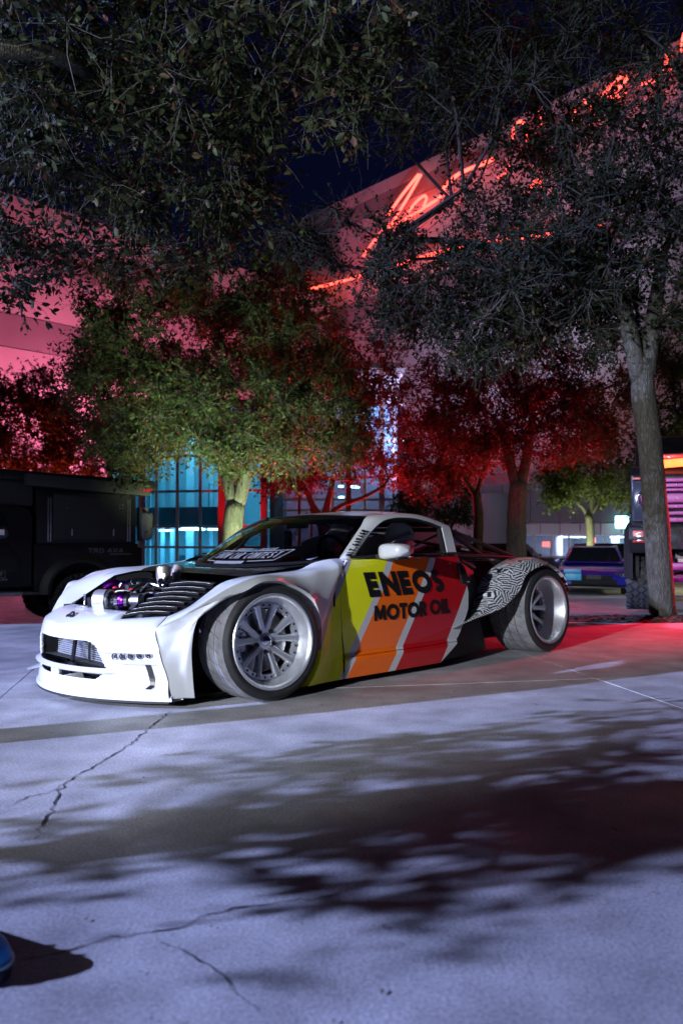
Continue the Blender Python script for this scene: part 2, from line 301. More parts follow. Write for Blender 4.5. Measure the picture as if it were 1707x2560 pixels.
# cast concrete slabs, laid at an angle, with open joints
SA = R(11); S = 3.7; ca, sa = math.cos(SA), math.sin(SA)
def slab_xy(u, v): return (u * ca - v * sa - 1.96, u * sa + v * ca + 4.57)
BEDS = [(3.62, 9.55, 1.55, .62)]
for i in range(-5, 7):
    for j in range(-3, 11):
        cx_, cy_ = slab_xy((i + .5) * S, (j + .5) * S)
        if cy_ < -6 or cy_ > 40 or abs(cx_) > 3 + max(cy_, 4) * .62: continue
        g = .005; n = 6; mb = MB(); dz = random.uniform(-.0012, .0012)
        us = np.linspace(i * S + g, (i + 1) * S - g, n); vs = np.linspace(j * S + g, (j + 1) * S - g, n)
        rows = []
        for v in vs:
            r = []
            for u in us:
                x, y = slab_xy(u, v); r.append((x, y, Gf(x, y) + dz))
            rows.append(r)
        mb.grid(rows)
        ring = [rows[0][k] for k in range(n)] + [rows[k][-1] for k in range(1, n)] + [rows[-1][k] for k in range(n - 2, -1, -1)] + [rows[k][0] for k in range(n - 2, 0, -1)]
        ring.append(ring[0]); mb.grid([ring, [(p[0], p[1], p[2] - .02) for p in ring]])
        mb.build('slab', M['concrete'], ground)
def gnd_px(px, py):     # photograph position on the level plaza -> metres
    dx, dz = (px - 853.5) / 1991, (1280 - py) / 1991; c, s = math.cos(PITCH), math.sin(PITCH)
    d = (dx, c - dz * s, s + dz * c); t = -CAM_H / d[2]; return d[0] * t, d[1] * t
def crack(pts, w):
    P = [gnd_px(*p) for p in pts]; Q = [P[0]]
    for a, b_ in zip(P[:-1], P[1:]):
        L = math.dist(a, b_); n = max(2, int(L / .022))
        for k in range(1, n + 1):
            t = k / n; nx, ny = -(b_[1] - a[1]) / L, (b_[0] - a[0]) / L; o = random.gauss(0, .006) if k < n else 0
            Q.append((a[0] + (b_[0] - a[0]) * t + nx * o, a[1] + (b_[1] - a[1]) * t + ny * o))
    mb = MB(); run = []
    for k, q in enumerate(Q):
        d = np.subtract(Q[min(k + 1, len(Q) - 1)], Q[max(k - 1, 0)]); d = d / (np.linalg.norm(d) + 1e-9)
        ww = w * .66 * (.35 + 1.1 * abs(math.sin(k * .37 + len(Q))) * random.random()) * min(1, (len(Q) - k) / 6, (k + 2) / 5)
        run.append(((q[0] - d[1] * ww, q[1] + d[0] * ww, .0017), (q[0] + d[1] * ww, q[1] - d[0] * ww, .0017)))
    mb.grid([[r[0] for r in run], [r[1] for r in run]]); mb.build('crack', M['crack'], ground)
crack([(425, 1780), (385, 1810), (330, 1858), (262, 1900), (200, 1935), (160, 1960), (140, 2002), (108, 2060), (92, 2100)], .006)
crack([(160, 1960), (120, 1984), (70, 1992), (10, 2022)], .005)
crack([(50, 2403), (140, 2385), (250, 2352), (340, 2336), (430, 2324), (500, 2294), (580, 2272), (700, 2255), (800, 2248)], .0045)
crack([(400, 2355), (450, 2372), (500, 2405), (560, 2440), (600, 2490), (650, 2535)], .0035)
# fallen oak leaves and grit on the concrete
vs, fs = [], []
for _ in range(210):
    Y = random.uniform(1.5, 14); x = random.uniform(-.45, .45) * Y * 1.1; s = random.uniform(.003, .009) if random.random() < .8 else random.uniform(.010, .018)
    e = Matrix.Rotation(random.random() * 6.3, 3, 'Z') @ Matrix.Rotation(random.gauss(0, .25), 3, 'X'); b0 = len(vs); z = Gf(x, Y) + .004
    for p in ((-s, 0, 0), (0, -s * .4, .002), (s, 0, .001), (0, s * .4, .003)): vs.append(tuple(e @ Vector(p) + Vector((x, Y, z))))
    fs.append((b0, b0 + 1, b0 + 2, b0 + 3))
M['litter'] = mat('dry_leaf', (.09, .065, .045), .8, noise=.4, nscale=6)
o = from_np('leaf_litter', np.array(vs), np.array(fs), M['litter'], None); tag(o, 'dry leaves and grit scattered on the concrete', None, kind='stuff')
# ------------------------------------------------------------------ planting bed by the oak on the right
M['mulch'] = mat('bark_mulch', (.05, .036, .028), .95, noise=.5, nscale=30)
vs, fs = [], []
cx_, cy_, rx, ry = BEDS[0]
mb = MB(); rows = []
for k in range(14):
    a = k / 13; r = []
    for q in range(40):
        th = 2 * math.pi * q / 40; rr = a
        x = cx_ + rx * rr * math.cos(th); y = cy_ + ry * rr * math.sin(th)
        r.append((x, y, Gf(x, y) + .05 * (1 - a ** 2) + (.012 * random.random() if a < 1 else -.01)))
    r.append(r[0]); rows.append(r)
mb.grid(rows); bed = mb.build('planting_soil', M['mulch'], None, kind='structure')
for _ in range(2600):
    th = random.random() * 6.283; q = math.sqrt(random.random()); x = cx_ + rx * q * math.cos(th); y = cy_ + ry * q * math.sin(th)
    z = Gf(x, y) + .055 * (1 - q * q) + .01; s = random.uniform(.012, .04)
    e = Matrix.Rotation(random.random() * 6.3, 3, 'Z') @ Matrix.Rotation(random.gauss(0, .6), 3, 'X'); b0 = len(vs)
    for p in ((-s, -s * .35, 0), (s, -s * .3, 0), (s * .8, s * .35, .004), (-s * .9, s * .3, .004)): vs.append(tuple(e @ Vector(p) + Vector((x, y, z))))
    fs.append((b0, b0 + 1, b0 + 2, b0 + 3))
o = from_np('mulch', np.array(vs), np.array(fs), M['mulch'], None); tag(o, 'dark bark mulch and dead leaves round the oak trunk', None, kind='stuff')

# ------------------------------------------------------------------ buildings
def wp(px, py, Y):       # photograph position at a given distance
    dx, dz = (px - 853.5) / 1991, (1280 - py) / 1991; c, s = math.cos(PITCH), math.sin(PITCH)
    t = Y / (c - dz * s); return Vector((dx * t, Y, CAM_H + (s + dz * c) * t))
M['panel_pale'] = mat('pale_cladding', (.58, .57, .59), .55, noise=.16, nscale=.35)
M['panel_grey'] = mat('grey_cladding', (.30, .29, .32), .55, noise=.16, nscale=.35)
M['panel_shaded'] = mat('shaded_cladding', (.17, .17, .19), .6, noise=.05, nscale=.5)  # shade of the upper storefront put into a darker cladding colour
M['frame_white'] = mat('white_mullion', (.7, .7, .72), .4)
M['frame_red'] = mat('red_column_paint', (.55, .03, .05), .45)
def facade(root, p0, d, L, bands, pw, out):
    """rows of cladding panels on a wall starting at p0 (x, y), running along d; bands = (z0, z1, material)"""
    d = Vector((d[0], d[1], 0)); n = Vector((out[0], out[1], 0)); np_ = max(1, round(L / pw)); w = L / np_
    for z0, z1, mt in bands:
        me = None
        for k in range(np_):
            if me is None:
                mb = MB(); mb.box((0, 0, 0), (w - .06, .12, z1 - z0 - .06)); o = mb.build('panel', mt, root, bevel=0); me = o.data
            else:
                o = bpy.data.objects.new('panel', me); COL.objects.link(o); o.parent = root
            c = Vector((p0[0], p0[1], (z0 + z1) / 2)) + d * (w * (k + .5)) + n * .06
            o.location = c; o.rotation_euler = (0, 0, math.atan2(d.y, d.x))
def core(root, p0, d, L, z0, z1, out, depth, mt):
    d = Vector((d[0], d[1], 0)); n = Vector((out[0], out[1], 0)); a = Vector((p0[0], p0[1], 0)); q = [a, a + d * L, a + d * L - n * depth, a - n * depth]
    MB().add([p + Vector((0, 0, z0)) for p in q] + [p + Vector((0, 0, z1)) for p in q], [(3, 2, 1, 0), (4, 5, 6, 7)] + [(i, (i + 1) % 4, 4 + (i + 1) % 4, 4 + i) for i in range(4)]).build('wall', mt, root)
g0 = -1.0
# pink-lit hall: runs from far left to the corner at x=-.8, y=60
c1 = wp(826, 742, 60); dpk = Vector((-2050, -2200, 0)).normalized(); opk = Vector((dpk.y, -dpk.x, 0)); opk = opk if opk.y < 0 else -opk
hall = empty('hall', (0, 0, 0), label='pale panelled hall glowing pink behind the trees on the left', cat='building')
Hh = c1.z; L = 46
core(hall, (c1.x, c1.y), dpk, L, g0, Hh - .05, opk, 14, M['panel_grey'])
hb = [Hh - 2.0, Hh - 3.7, Hh - 6.4, Hh - 8.2, Hh - 10.6, Hh - 12.9, Hh - 14.6, 2.2, g0]
tones = ['panel_pale', 'panel_grey', 'panel_pale', 'panel_grey', 'panel_pale', 'panel_pale', 'panel_grey', 'panel_pale', 'panel_pale']
top = Hh
for z, t in zip(hb, tones):
    if top - z > .3: facade(hall, (c1.x, c1.y), dpk, L, [(z, top, M[t])], 6.4, opk)
    top = z
# arena wall with the script sign: from the corner region towards the right
dar = Vector((.664, -.748, 0)).normalized(); oar = Vector((-.748, -.664, 0)).normalized()
pa = (-.8 - .664 * 9, 64 + .748 * 9)
arena = empty('arena', (0, 0, 0), label='tall white arena carrying the red neon script', cat='building')
Ha = 27.9; L = 62
core(arena, pa, dar, L, g0, Ha - .1, oar, 18, M['panel_grey'])
facade(arena, pa, dar, L, [(Ha - 1.0, Ha, M['panel_pale'])], 7.7, oar)
facade(arena, pa, dar, L, [(Ha - 2.3, Ha - 1.0, M['panel_grey']), (Ha - 8.6, Ha - 2.3, M['panel_pale']), (Ha - 10.2, Ha - 8.6, M['panel_grey'])], 7.7, oar)
zt = Ha - 10.2
while zt > 4.5:
    facade(arena, pa, dar, L, [(max(zt - 2.9, 3.9), zt, M['panel_pale'])], 7.7, oar); zt -= 2.9
def on_arena(px, py, off=1.1):
    dx, dz = (px - 853.5) / 1991, (1280 - py) / 1991; c, s = math.cos(PITCH), math.sin(PITCH)
    r = Vector((dx, c - dz * s, s + dz * c)); p0 = Vector((pa[0], pa[1], 0)) + oar * off
    t = p0.dot(oar) / r.dot(oar); return r * t + Vector((0, 0, CAM_H))
M['neon'] = emis('red_neon', (1, .065, .045), 7)
M['neonrail'] = emis('red_led_rail', (1, .065, .04), 7)
sign = empty('neon_sign', on_arena(966, 542), label='red neon handwriting on the arena wall seen through leaves', cat='sign')
so = sign.location
STROKES = [([(966, 542), (1006, 486), (1046, 436)], .17), ([(1052, 436), (1022, 489), (993, 536), (980, 560)], .17), ([(906, 642), (943, 592), (972, 560)], .16), ([(1016, 536), (1040, 505), (1061, 489), (1066, 497), (1058, 518), (1086, 503), (1112, 481)], .17),
 ([(972, 568), (1046, 529), (1080, 505)], .15), ([(1112, 489), (1109, 470), (1145, 436), (1212, 407), (1232, 398)], .20), ([(1245, 443), (1262, 436), (1271, 412)], .15), ([(1320, 485), (1330, 460), (1348, 452), (1345, 480), (1326, 488)], .15),
 ([(1278, 352), (1286, 318), (1298, 303), (1308, 308)], .15), ([(1310, 357), (1324, 330), (1339, 352), (1340, 372), (1320, 386)], .15), ([(1345, 280), (1352, 308), (1366, 328)], .15), ([(1394, 334), (1415, 318), (1433, 299), (1441, 272)], .15),
 ([(1455, 250), (1470, 262), (1481, 288)], .15), ([(1498, 250), (1523, 218), (1559, 186), (1563, 200), (1540, 225), (1515, 252), (1562, 232)], .17), ([(1627, 205), (1650, 180), (1665, 160), (1662, 132)], .15), ([(1700, 130), (1706, 95), (1720, 60)], .15), ([(1600, 210), (1640, 200), (1675, 170)], .13)]
for pts, r_ in STROKES:
    P = [tuple(on_arena(*p) - so) for p in pts]; n = len(P)
    mb = MB(); mb.tube([tuple(p) for p in cr(P, max(8, n * 4))], r_ * .58, 8); mb.build('stroke', M['neon'], sign, smooth=True)
ln = empty('led_rail', on_arena(720, 735), label='thin red light line running along the arena wall below the script', cat='light')
P = [tuple(on_arena(*p) - ln.location) for p in [(712, 737), (840, 707), (960, 672), (1100, 630), (1240, 603), (1365, 584), (1500, 560)]]
MB().tube([tuple(p) for p in cr(P, 24)], .105, 8).build('tube', M['neonrail'], ln, smooth=True)

# glass lobby with a curved front
M['pane'] = glass('lobby_glass', (.55, .80, .92))
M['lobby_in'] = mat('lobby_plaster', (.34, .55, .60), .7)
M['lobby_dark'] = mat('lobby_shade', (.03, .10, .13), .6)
M['tubelight'] = emis('cool_tube_light', (.55, .92, 1.0), 16)
YB = 30.0; gz = Gf(-5, YB)
lobby = empty('glass_lobby', (0, 0, 0), label='curved glass lobby lit turquoise inside behind the oak trunk', cat='building')
cols_px = [305, 331, 356, 392, 444, 501, 551]
def lob(px, k=0):
    t = (px - 305) / 250; Y = YB + 1.4 * (1 - t) ** 2 * 1.0 - .15; return wp(px, 1343, Y).xy
rows_z = [gz, wp(0, 1368, YB).z, wp(0, 1316, YB).z, wp(0, 1228, YB).z, wp(0, 1140, YB).z, wp(0, 1050, YB).z]
pts = [lob(p) for p in cols_px]
for i in range(len(pts) - 1):
    a, b_ = Vector((*pts[i], 0)), Vector((*pts[i + 1], 0))
    for j in range(len(rows_z) - 1):
        z0, z1 = rows_z[j] + .04, rows_z[j + 1] - .04; dd = (b_ - a).normalized(); q = [a + dd * .05, b_ - dd * .05]; nrm = Vector((dd.y, -dd.x, 0)) * .012
        MB().add([q[0] + Vector((0, 0, z0)), q[1] + Vector((0, 0, z0)), q[1] + Vector((0, 0, z1)), q[0] + Vector((0, 0, z1))] + [p + nrm + Vector((0, 0, z)) for p, z in ((q[0], z0), (q[1], z0), (q[1], z1), (q[0], z1))], [(0, 1, 2, 3), (7, 6, 5, 4), (0, 4, 5, 1), (1, 5, 6, 2), (2, 6, 7, 3), (3, 7, 4, 0)]).build('pane', M['pane'], lobby)
    for j, z in enumerate(rows_z[1:]):
        MB().bar(a + Vector((0, 0, z)), b_ + Vector((0, 0, z)), .10, .09).build('transom', M['frame_white'], lobby)
for i, p in enumerate(pts):
    w = .28 if i == 2 else .10
    MB().box((p[0], p[1] - .02, (gz + 6.2) / 2), (w, .14, 6.2 - gz)).build('mullion', M['frame_white'], lobby)
for px0, px1 in ((546, 563), (601, 609), (652, 668)):
    a = wp(px0, 1343, YB - .6); b_ = wp(px1, 1343, YB - .6); MB().box(((a.x + b_.x) / 2, YB - .6, 2.6), (b_.x - a.x, .3, 2.6 * 2 - gz)).build('column', M['frame_red'], lobby)
for z in rows_z[1:]:
    a = wp(563, 1343, YB - .5); b_ = wp(652, 1343, YB - .5); MB().bar((a.x, YB - .5, z), (b_.x, YB - .5, z), .12, .1).build('red_transom', M['frame_red'], lobby)
a = wp(563, 1343, YB - .45); b_ = wp(601, 1343, YB - .45); c_ = wp(609, 1343, YB - .45); d_ = wp(652, 1343, YB - .45)
for p, q in ((a, b_), (c_, d_)):
    for j in range(5): MB().box(((p.x + q.x) / 2, YB - .42, (rows_z[j] + rows_z[j + 1]) / 2), (q.x - p.x - .04, .012, rows_z[j + 1] - rows_z[j] - .12)).build('pane', M['pane'], lobby)
xl, xr = wp(285, 1343, YB).x - .6, wp(668, 1343, YB).x + .2
mb = MB(); mb.box(((xl + xr) / 2, YB + 6.2, 2.4), (xr - xl, .2, 7.6)); mb.build('back_wall', M['lobby_in'], lobby)
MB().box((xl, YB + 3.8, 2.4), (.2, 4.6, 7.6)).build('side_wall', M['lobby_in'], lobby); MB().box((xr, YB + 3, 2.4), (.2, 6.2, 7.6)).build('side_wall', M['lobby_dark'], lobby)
MB().box(((xl + xr) / 2, YB + 3.4, gz + .03), (xr - xl, 5.6, .08)).build('floor', M['lobby_in'], lobby)
zf = wp(0, 1294, YB).z
mb = MB(); rows = [[], [], [], []]
for k in range(17):
    px = 300 + (552 - 300) * k / 16; p = lob(px)
    for r_, (dy, z) in enumerate(((.5, zf - .28), (.5, zf + .42), (5.9, zf + .42), (5.9, zf - .28))): rows[r_].append((p[0], p[1] + dy, z))
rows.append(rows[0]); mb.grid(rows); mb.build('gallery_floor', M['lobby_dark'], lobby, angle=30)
MB().box(((xl + xr) / 2, YB + 3.2, 6.0), (xr - xl, 6.4, .3)).build('roof', M['panel_grey'], lobby)
for px, dy in ((318, 3), (345, 3.5), (372, 2.6), (408, 4.5), (432, 4.5), (476, 5), (530, 4.6)):
    p = wp(px, 1343, YB + dy); MB().box((p.x, YB + dy, 2.2), (.16 if px not in (345, 476) else .34, .2, 7)).build('inner_column', M['lobby_in'], lobby)
for px0, px1, z, dy in ((450, 512, zf - .42, 2.6), (400, 432, zf - .45, 4), (520, 546, zf - .42, 2.4), (455, 505, zf - .34, 4.5), (470, 540, 5.4, 3.5)):
    p, q = wp(px0, 1343, YB + dy), wp(px1, 1343, YB + dy); MB().bar((p.x, YB + dy, z), (q.x, YB + dy, z), .22, .07).build('tube_light', M['tubelight'], lobby)
for px0, px1, py0, py1 in ((432, 474, 1270, 1310), (477, 512, 1270, 1310), (446, 500, 1388, 1420)):
    p, q = wp(px0, py1, YB + 5.9), wp(px1, py0, YB + 5.9); MB().box(((p.x + q.x) / 2, YB + 6.0, (p.z + q.z) / 2), (q.x - p.x, .1, q.z - p.z)).build('doorway', M['lobby_dark'], lobby)
mb = MB()
px_ = wp(522, 1310, YB + 1.2); z0 = zf + .42
mb.tube([(px_.x, YB + 1.2, z0), (px_.x, YB + 1.2, z0 + .95), (px_.x + .9, YB + 1.2, z0 + .8), (px_.x + 1.1, YB + 1.2, z0)], .035, 6); mb.build('handrail', M['frame_white'], lobby)
lamp('AREA', ((xl + xr) / 2, YB + 3.2, 5.7), ((xl + xr) / 2, YB + 3.4, 0), 300, (.40, .84, 1), 4, size_y=3)
lamp('AREA', ((xl + xr) / 2 - .3, YB + 3.0, zf - .36), ((xl + xr) / 2, YB + 3.2, 0), 230, (.30, .74, 1), 4, size_y=3)
# glazed stair front between the lobby and the arena
stair = empty('stair_hall', (0, 0, 0), label='glazed stair hall with red posts behind the thin multi-stemmed tree', cat='building')
YS = 34.0
for px, w, mt in ((690, .10, 'frame_white'), (748, .12, 'frame_red'), (778, .1, 'frame_red'), (832, .1, 'frame_white'), (871, .22, 'frame_red'), (912, .10, 'frame_white'), (954, .24, 'frame_white'), (983, .09, 'frame_white')):
    p = wp(px, 1343, YS); MB().box((p.x, YS, 3.6), (w, .2, 9.4)).build('post', M[mt], stair)
zs = [gz, wp(0, 1374, YS).z, wp(0, 1276, YS).z, wp(0, 1249, YS).z, wp(0, 1193, YS).z, wp(0, 1100, YS).z, wp(0, 1010, YS).z]
xa, xb = wp(668, 0, YS).x, wp(1010, 0, YS).x
for z in zs[1:]: MB().bar((xa, YS, z), (xb, YS, z), .12, .1).build('transom', M['frame_white'], stair)
pxs = [668, 690, 748, 778, 832, 871, 912, 954, 983, 1010]
for i in range(len(pxs) - 1):
    p, q = wp(pxs[i], 0, YS).x, wp(pxs[i + 1], 0, YS).x
    for j in range(len(zs) - 1): MB().box(((p + q) / 2, YS + .05, (zs[j] + zs[j + 1]) / 2), (q - p - .1, .012, zs[j + 1] - zs[j] - .1)).build('pane', M['pane'], stair)
M['stair_in'] = mat('stair_plaster', (.5, .42, .48), .7)
MB().box(((xa + xb) / 2, YS + 5, 3.4), (xb - xa, .2, 9)).build('back_wall', M['stair_in'], stair)
MB().box(((xa + xb) / 2, YS + 2.5, 8.3), (xb - xa, 5.2, .25)).build('roof', M['panel_grey'], stair)
for k in range(16):
    t = k / 15; a = wp(672 + 100 * t, 1395 - 95 * t, YS + 1.6); MB().box((a.x, YS + 2.2, a.z), (.16, 1.6, .09)).build('step', M['frame_white'], stair)
for s in (0, 1.5):
    a, b_ = wp(672, 1370, YS + 1.4 + s), wp(775, 1272, YS + 1.4 + s); MB().tube([a, b_], .06, 6).build('handrail', M['frame_white'], stair)
lamp('AREA', (wp(740, 0, YS).x, YS + 2.4, 7.6), (wp(740, 0, YS).x, YS + 3, 0), 260, (1, .25, .4), 3)
lamp('AREA', (wp(930, 0, YS).x, YS + 2.4, 7.6), (wp(930, 0, YS).x, YS + 3, 0), 90, (.3, .75, 1), 2.4)
for px0, px1, py in ((876, 900, 1216), (846, 858, 1216), (846, 860, 1243), (880, 898, 1218)):
    a, b_ = wp(px0, py, YS + 3), wp(px1, py, YS + 3); MB().bar(a, b_, .3, .06).build('tube_light', M['tubelight'], stair)

# low storefront on the right
shop = empty('storefront', (0, 0, 0), label='low white storefront with a lit showroom behind the blue car', cat='building')
a = wp(1125, 1343, 44); b_ = wp(1720, 1343, 38); d = (b_ - a); Ls = d.xy.length; d = Vector((d.x, d.y, 0)).normalized(); o_ = Vector((d.y, -d.x, 0))
gs = -.95
def szp(px, py):
    dx, dz = (px - 853.5) / 1991, (1280 - py) / 1991; c, s = math.cos(PITCH), math.sin(PITCH); r = Vector((dx, c - dz * s, s + dz * c)); t = Vector((a.x, a.y, 0)).dot(o_) / r.dot(o_); return r * t + Vector((0, 0, CAM_H))
z_lo, z_hi, z_top = szp(1390, 1337).z, szp(1390, 1308).z, szp(1390, 1278).z
facade(shop, (a.x, a.y), d, Ls, [(z_lo, z_hi, M['panel_pale'])], .9 * 1.0 + .15, o_); facade(shop, (a.x, a.y), d, Ls, [(z_hi, z_top + 1.5, M['panel_shaded'])], 1.55, o_)
for k, px in enumerate((1125, 1180, 1235, 1307, 1335, 1377, 1421, 1466, 1512, 1562, 1620, 1690)):
    p = szp(px, 1343); MB().box((p.x, p.y, (gs + z_lo) / 2), (.08, .1, z_lo - gs)).build('mullion', M['frame_white'], shop)
MB().bar((a.x, a.y, gs + .9), (b_.x, b_.y, gs + .9), .08, .08).build('transom', M['frame_white'], shop)
pw = szp(1377, 1343).xy; prev = None
for px in (1125, 1180, 1235, 1307, 1335, 1377, 1421, 1466, 1512, 1562, 1620, 1690):
    p = szp(px, 1343)
    if prev is not None: MB().bar((prev.x, prev.y, (gs + z_lo) / 2), (p.x, p.y, (gs + z_lo) / 2), .012, z_lo - gs - .05).build('pane', M['pane'], shop)
    prev = p
M['shop_in'] = mat('showroom_plaster', (.62, .55, .62), .7); M['shop_dark'] = mat('showroom_door', (.05, .04, .05), .6)
inn = -o_
core(shop, (a.x + inn.x * 7, a.y + inn.y * 7), d, Ls, gs, z_top + 1.4, o_, .4, M['shop_in'])
core(shop, (a.x + inn.x * .2, a.y + inn.y * .2), d, Ls, z_lo - .02, z_lo + .25, o_, 6.6, M['shop_in'])
core(shop, (a.x + inn.x * .2, a.y + inn.y * .2), d, Ls, gs - .05, gs + .06, o_, 6.6, M['panel_grey'])
M['shoplight'] = emis('showroom_tube', (1, .86, .80), 10)
M['exit'] = emis('exit_red', (1, .06, .04), 8)
for px0, px1, py, dp in ((1384, 1428, 1346, 2), (1410, 1434, 1340, 4), (1494, 1524, 1331, 3), (1519, 1542, 1338, 2.2), (1580, 1640, 1332, 3)):
    p, q = szp(px0, py) + inn * dp, szp(px1, py) + inn * dp; z = z_lo - .12; MB().bar((p.x, p.y, z), (q.x, q.y, z), .2, .06).build('tube_light', M['shoplight'], shop)
for px in (1346, 1498, 1600):
    p = szp(px, 1343) + inn * 4; MB().lathe([(.22, gs), (.22, z_lo)], (p.x, p.y, 0), (0, 0, 1), 14).build('inner_column', M['shop_in'], shop, smooth=True)
for px in (1448, 1456, 1464, 1531, 1542):
    p = szp(px, 1343) + inn * 6.4; MB().box((p.x, p.y, (gs + z_lo) / 2 - .25), (.32, .1, z_lo - gs - .5)).build('inner_door', M['shop_dark'], shop)
for px, py in ((1440, 1351), (1319, 1362)):
    p = szp(px, py) + inn * 3.5; xs = empty('exit_sign', tuple(p), math.atan2(d.y, d.x), label='red lit EXIT sign inside the showroom, ' + ('beside the row of dark doors' if px == 1440 else 'at its dim left end by the dark trunk'), cat='sign', group='exit signs')
    MB().box((0, 0, 0), (.42, .06, .3)).build('case', M['exit'], xs)
    letters('EXIT', lambda u, v, l: (u - .17, -.032 - l, v - .07), .14, {'*': .075, 'I': .03}, .012, .018).build('lettering', M['decal'], xs)
lamp('AREA', tuple((szp(1470, 1343) + inn * 3.2).xy) + (z_lo - .2,), tuple((szp(1470, 1343) + inn * 3.6).xy) + (-1,), 900, (1, .80, .86), 5, size_y=3)
lamp('AREA', tuple((szp(1420, 1343) + o_ * 7).xy) + (4.5,), tuple(szp(1400, 1343).xy) + (1.5,), 70, (.7, .66, 1), 6)
# bright turquoise shop sign half hidden by the truck
p = szp(1558, 1306) + o_ * .5
cs = empty('lightbox_sign', tuple(p), math.atan2(d.y, d.x), label='glowing turquoise lightbox on the storefront beside the truck headlight', cat='sign')
M['lightbox'] = emis('lightbox_face', (.35, .95, 1), 7)
MB().box((0, 0, 0), (.62, .16, .62)).build('case', M['lightbox'], cs, bevel=.06); MB().box((0, .13, 0), (.5, .1, .5)).build('bracket', M['panel_grey'], cs)
# pale cylinder kiosk left of the storefront
p = wp(1235, 1343, 42); MB().lathe([(0, 3.2), (1.0, 3.2), (1.0, gs), ], (p.x, p.y, 0), (0, 0, 1), 24).build('round_pier', M['panel_shaded'], shop, angle=40)

# ------------------------------------------------------------------ trees
def leaf_mat(name, col, var=.5, hue=(.10, .05, .02)):
    m = bpy.data.materials.new(name); m.use_nodes = True; nt = m.node_tree; b = nt.nodes['Principled BSDF']
    g = nt.nodes.new('ShaderNodeNewGeometry'); rp = nt.nodes.new('ShaderNodeValToRGB'); nt.links.new(g.outputs['Random Per Island'], rp.inputs[0])
    e = rp.color_ramp.elements; e[0].position = 0; e[0].color = (*[c * (1 - var) for c in col], 1); e[1].position = 1; e[1].color = (*[min(1, c * (1 + var)) for c in col], 1)
    k = rp.color_ramp.elements.new(.86); k.color = (*[c for c in col], 1); k = rp.color_ramp.elements.new(.9); k.color = (*hue, 1)
    nt.links.new(rp.outputs[0], b.inputs['Base Color']); b.inputs['Roughness'].default_value = .55; b.inputs['Specular IOR Level'].default_value = .16
    t = nt.nodes.new('ShaderNodeBsdfTranslucent'); nt.links.new(rp.outputs[0], t.inputs[0]); mx = nt.nodes.new('ShaderNodeMixShader'); mx.inputs[0].default_value = .28
    out = nt.nodes['Material Output']; nt.links.new(b.outputs[0], mx.inputs[1]); nt.links.new(t.outputs[0], mx.inputs[2]); nt.links.new(mx.outputs[0], out.inputs[0]); return m
M['leaf'] = leaf_mat('oak_leaf', (.048, .072, .022)); M['leaf_shaded'] = leaf_mat('shaded_oak_leaf', (.024, .036, .010), .6); M['leaf_redlit'] = leaf_mat('redlit_oak_leaf', (.10, .06, .04), hue=(.16, .05, .03)); M['leaf_lit'] = leaf_mat('lit_oak_leaf', (.085, .12, .03)); M['leaf_near'] = leaf_mat('near_oak_leaf', (.034, .046, .018), .6, (.10, .03, .02))  # copies of one oak leaf; lit, red-lit and shaded tones in the colour
def leaf_quads(C, D, U, L, Wd):
    """leaf blades: centre, direction, side vector, length, width -> folded 6-gon as two quads"""
    n = len(C); N = np.cross(D, U); N /= np.linalg.norm(N, axis=1)[:, None] + 1e-9
    L = L[:, None]; Wd = Wd[:, None]; up = N * Wd * .35
    v = np.stack([C - D * L * .5, C - D * L * .12 + U * Wd + up, C + D * L * .28 + U * Wd * .75 + up, C + D * L * .5, C + D * L * .28 - U * Wd * .75 + up, C - D * L * .12 - U * Wd + up], 1).reshape(-1, 3)
    b = np.arange(n)[:, None] * 6
    return v, np.concatenate([b + np.array([[0, 1, 2, 3]]), b + np.array([[0, 3, 4, 5]])], 0)
def unit(n): a = rng.normal(size=(n, 3)); return a / np.linalg.norm(a, axis=1)[:, None]
def foliage(tips, per, rad, size, droop=.15):
    """leaves set along short twigs round every tip"""
    tips = np.asarray(tips); k = len(tips); n = k * per
    tw = max(1, per // 7); sp = np.repeat(tips, tw, 0); d = unit(k * tw); d[:, 2] -= droop; d /= np.linalg.norm(d, axis=1)[:, None]
    ln = rad * rng.uniform(.5, 1.25, k * tw)
    q = per // tw; t = rng.uniform(.1, 1.05, (k * tw, q)); C = sp[:, None] + d[:, None] * (ln[:, None] * t)[:, :, None]
    C = C.reshape(-1, 3); dd = np.repeat(d, q, 0); D = dd * .6 + unit(len(C)) * .8; D /= np.linalg.norm(D, axis=1)[:, None]
    U = np.cross(D, unit(len(C))); U /= np.linalg.norm(U, axis=1)[:, None] + 1e-9; C = C + D * size * .5
    L = size * rng.uniform(.45, 1.5, len(C)); return C, D, U, L, L * .24, (sp, d, ln)
def twigs_np(sp, d, ln, w):
    """three-sided twigs"""
    n = len(sp); a = np.cross(d, unit(n)); a /= np.linalg.norm(a, axis=1)[:, None] + 1e-9; b = np.cross(d, a); vs = []
    bend = unit(n) * (ln * .12)[:, None]
    for p, w_ in ((sp, w), (sp + d * (ln * .5)[:, None] + bend, w * .7), (sp + d * ln[:, None], w * .35)):
        for k in range(3):
            an = 2 * math.pi * k / 3; vs.append(p + (a * math.cos(an) + b * math.sin(an)) * w_)
    V = np.stack(vs, 1).reshape(-1, 3); o = np.arange(n)[:, None] * 9; F = []
    for s in (0, 3):
        for k in range(3): F.append(o + np.array([[s + k, s + (k + 1) % 3, s + 3 + (k + 1) % 3, s + 3 + k]]))
    return V, np.concatenate(F, 0)
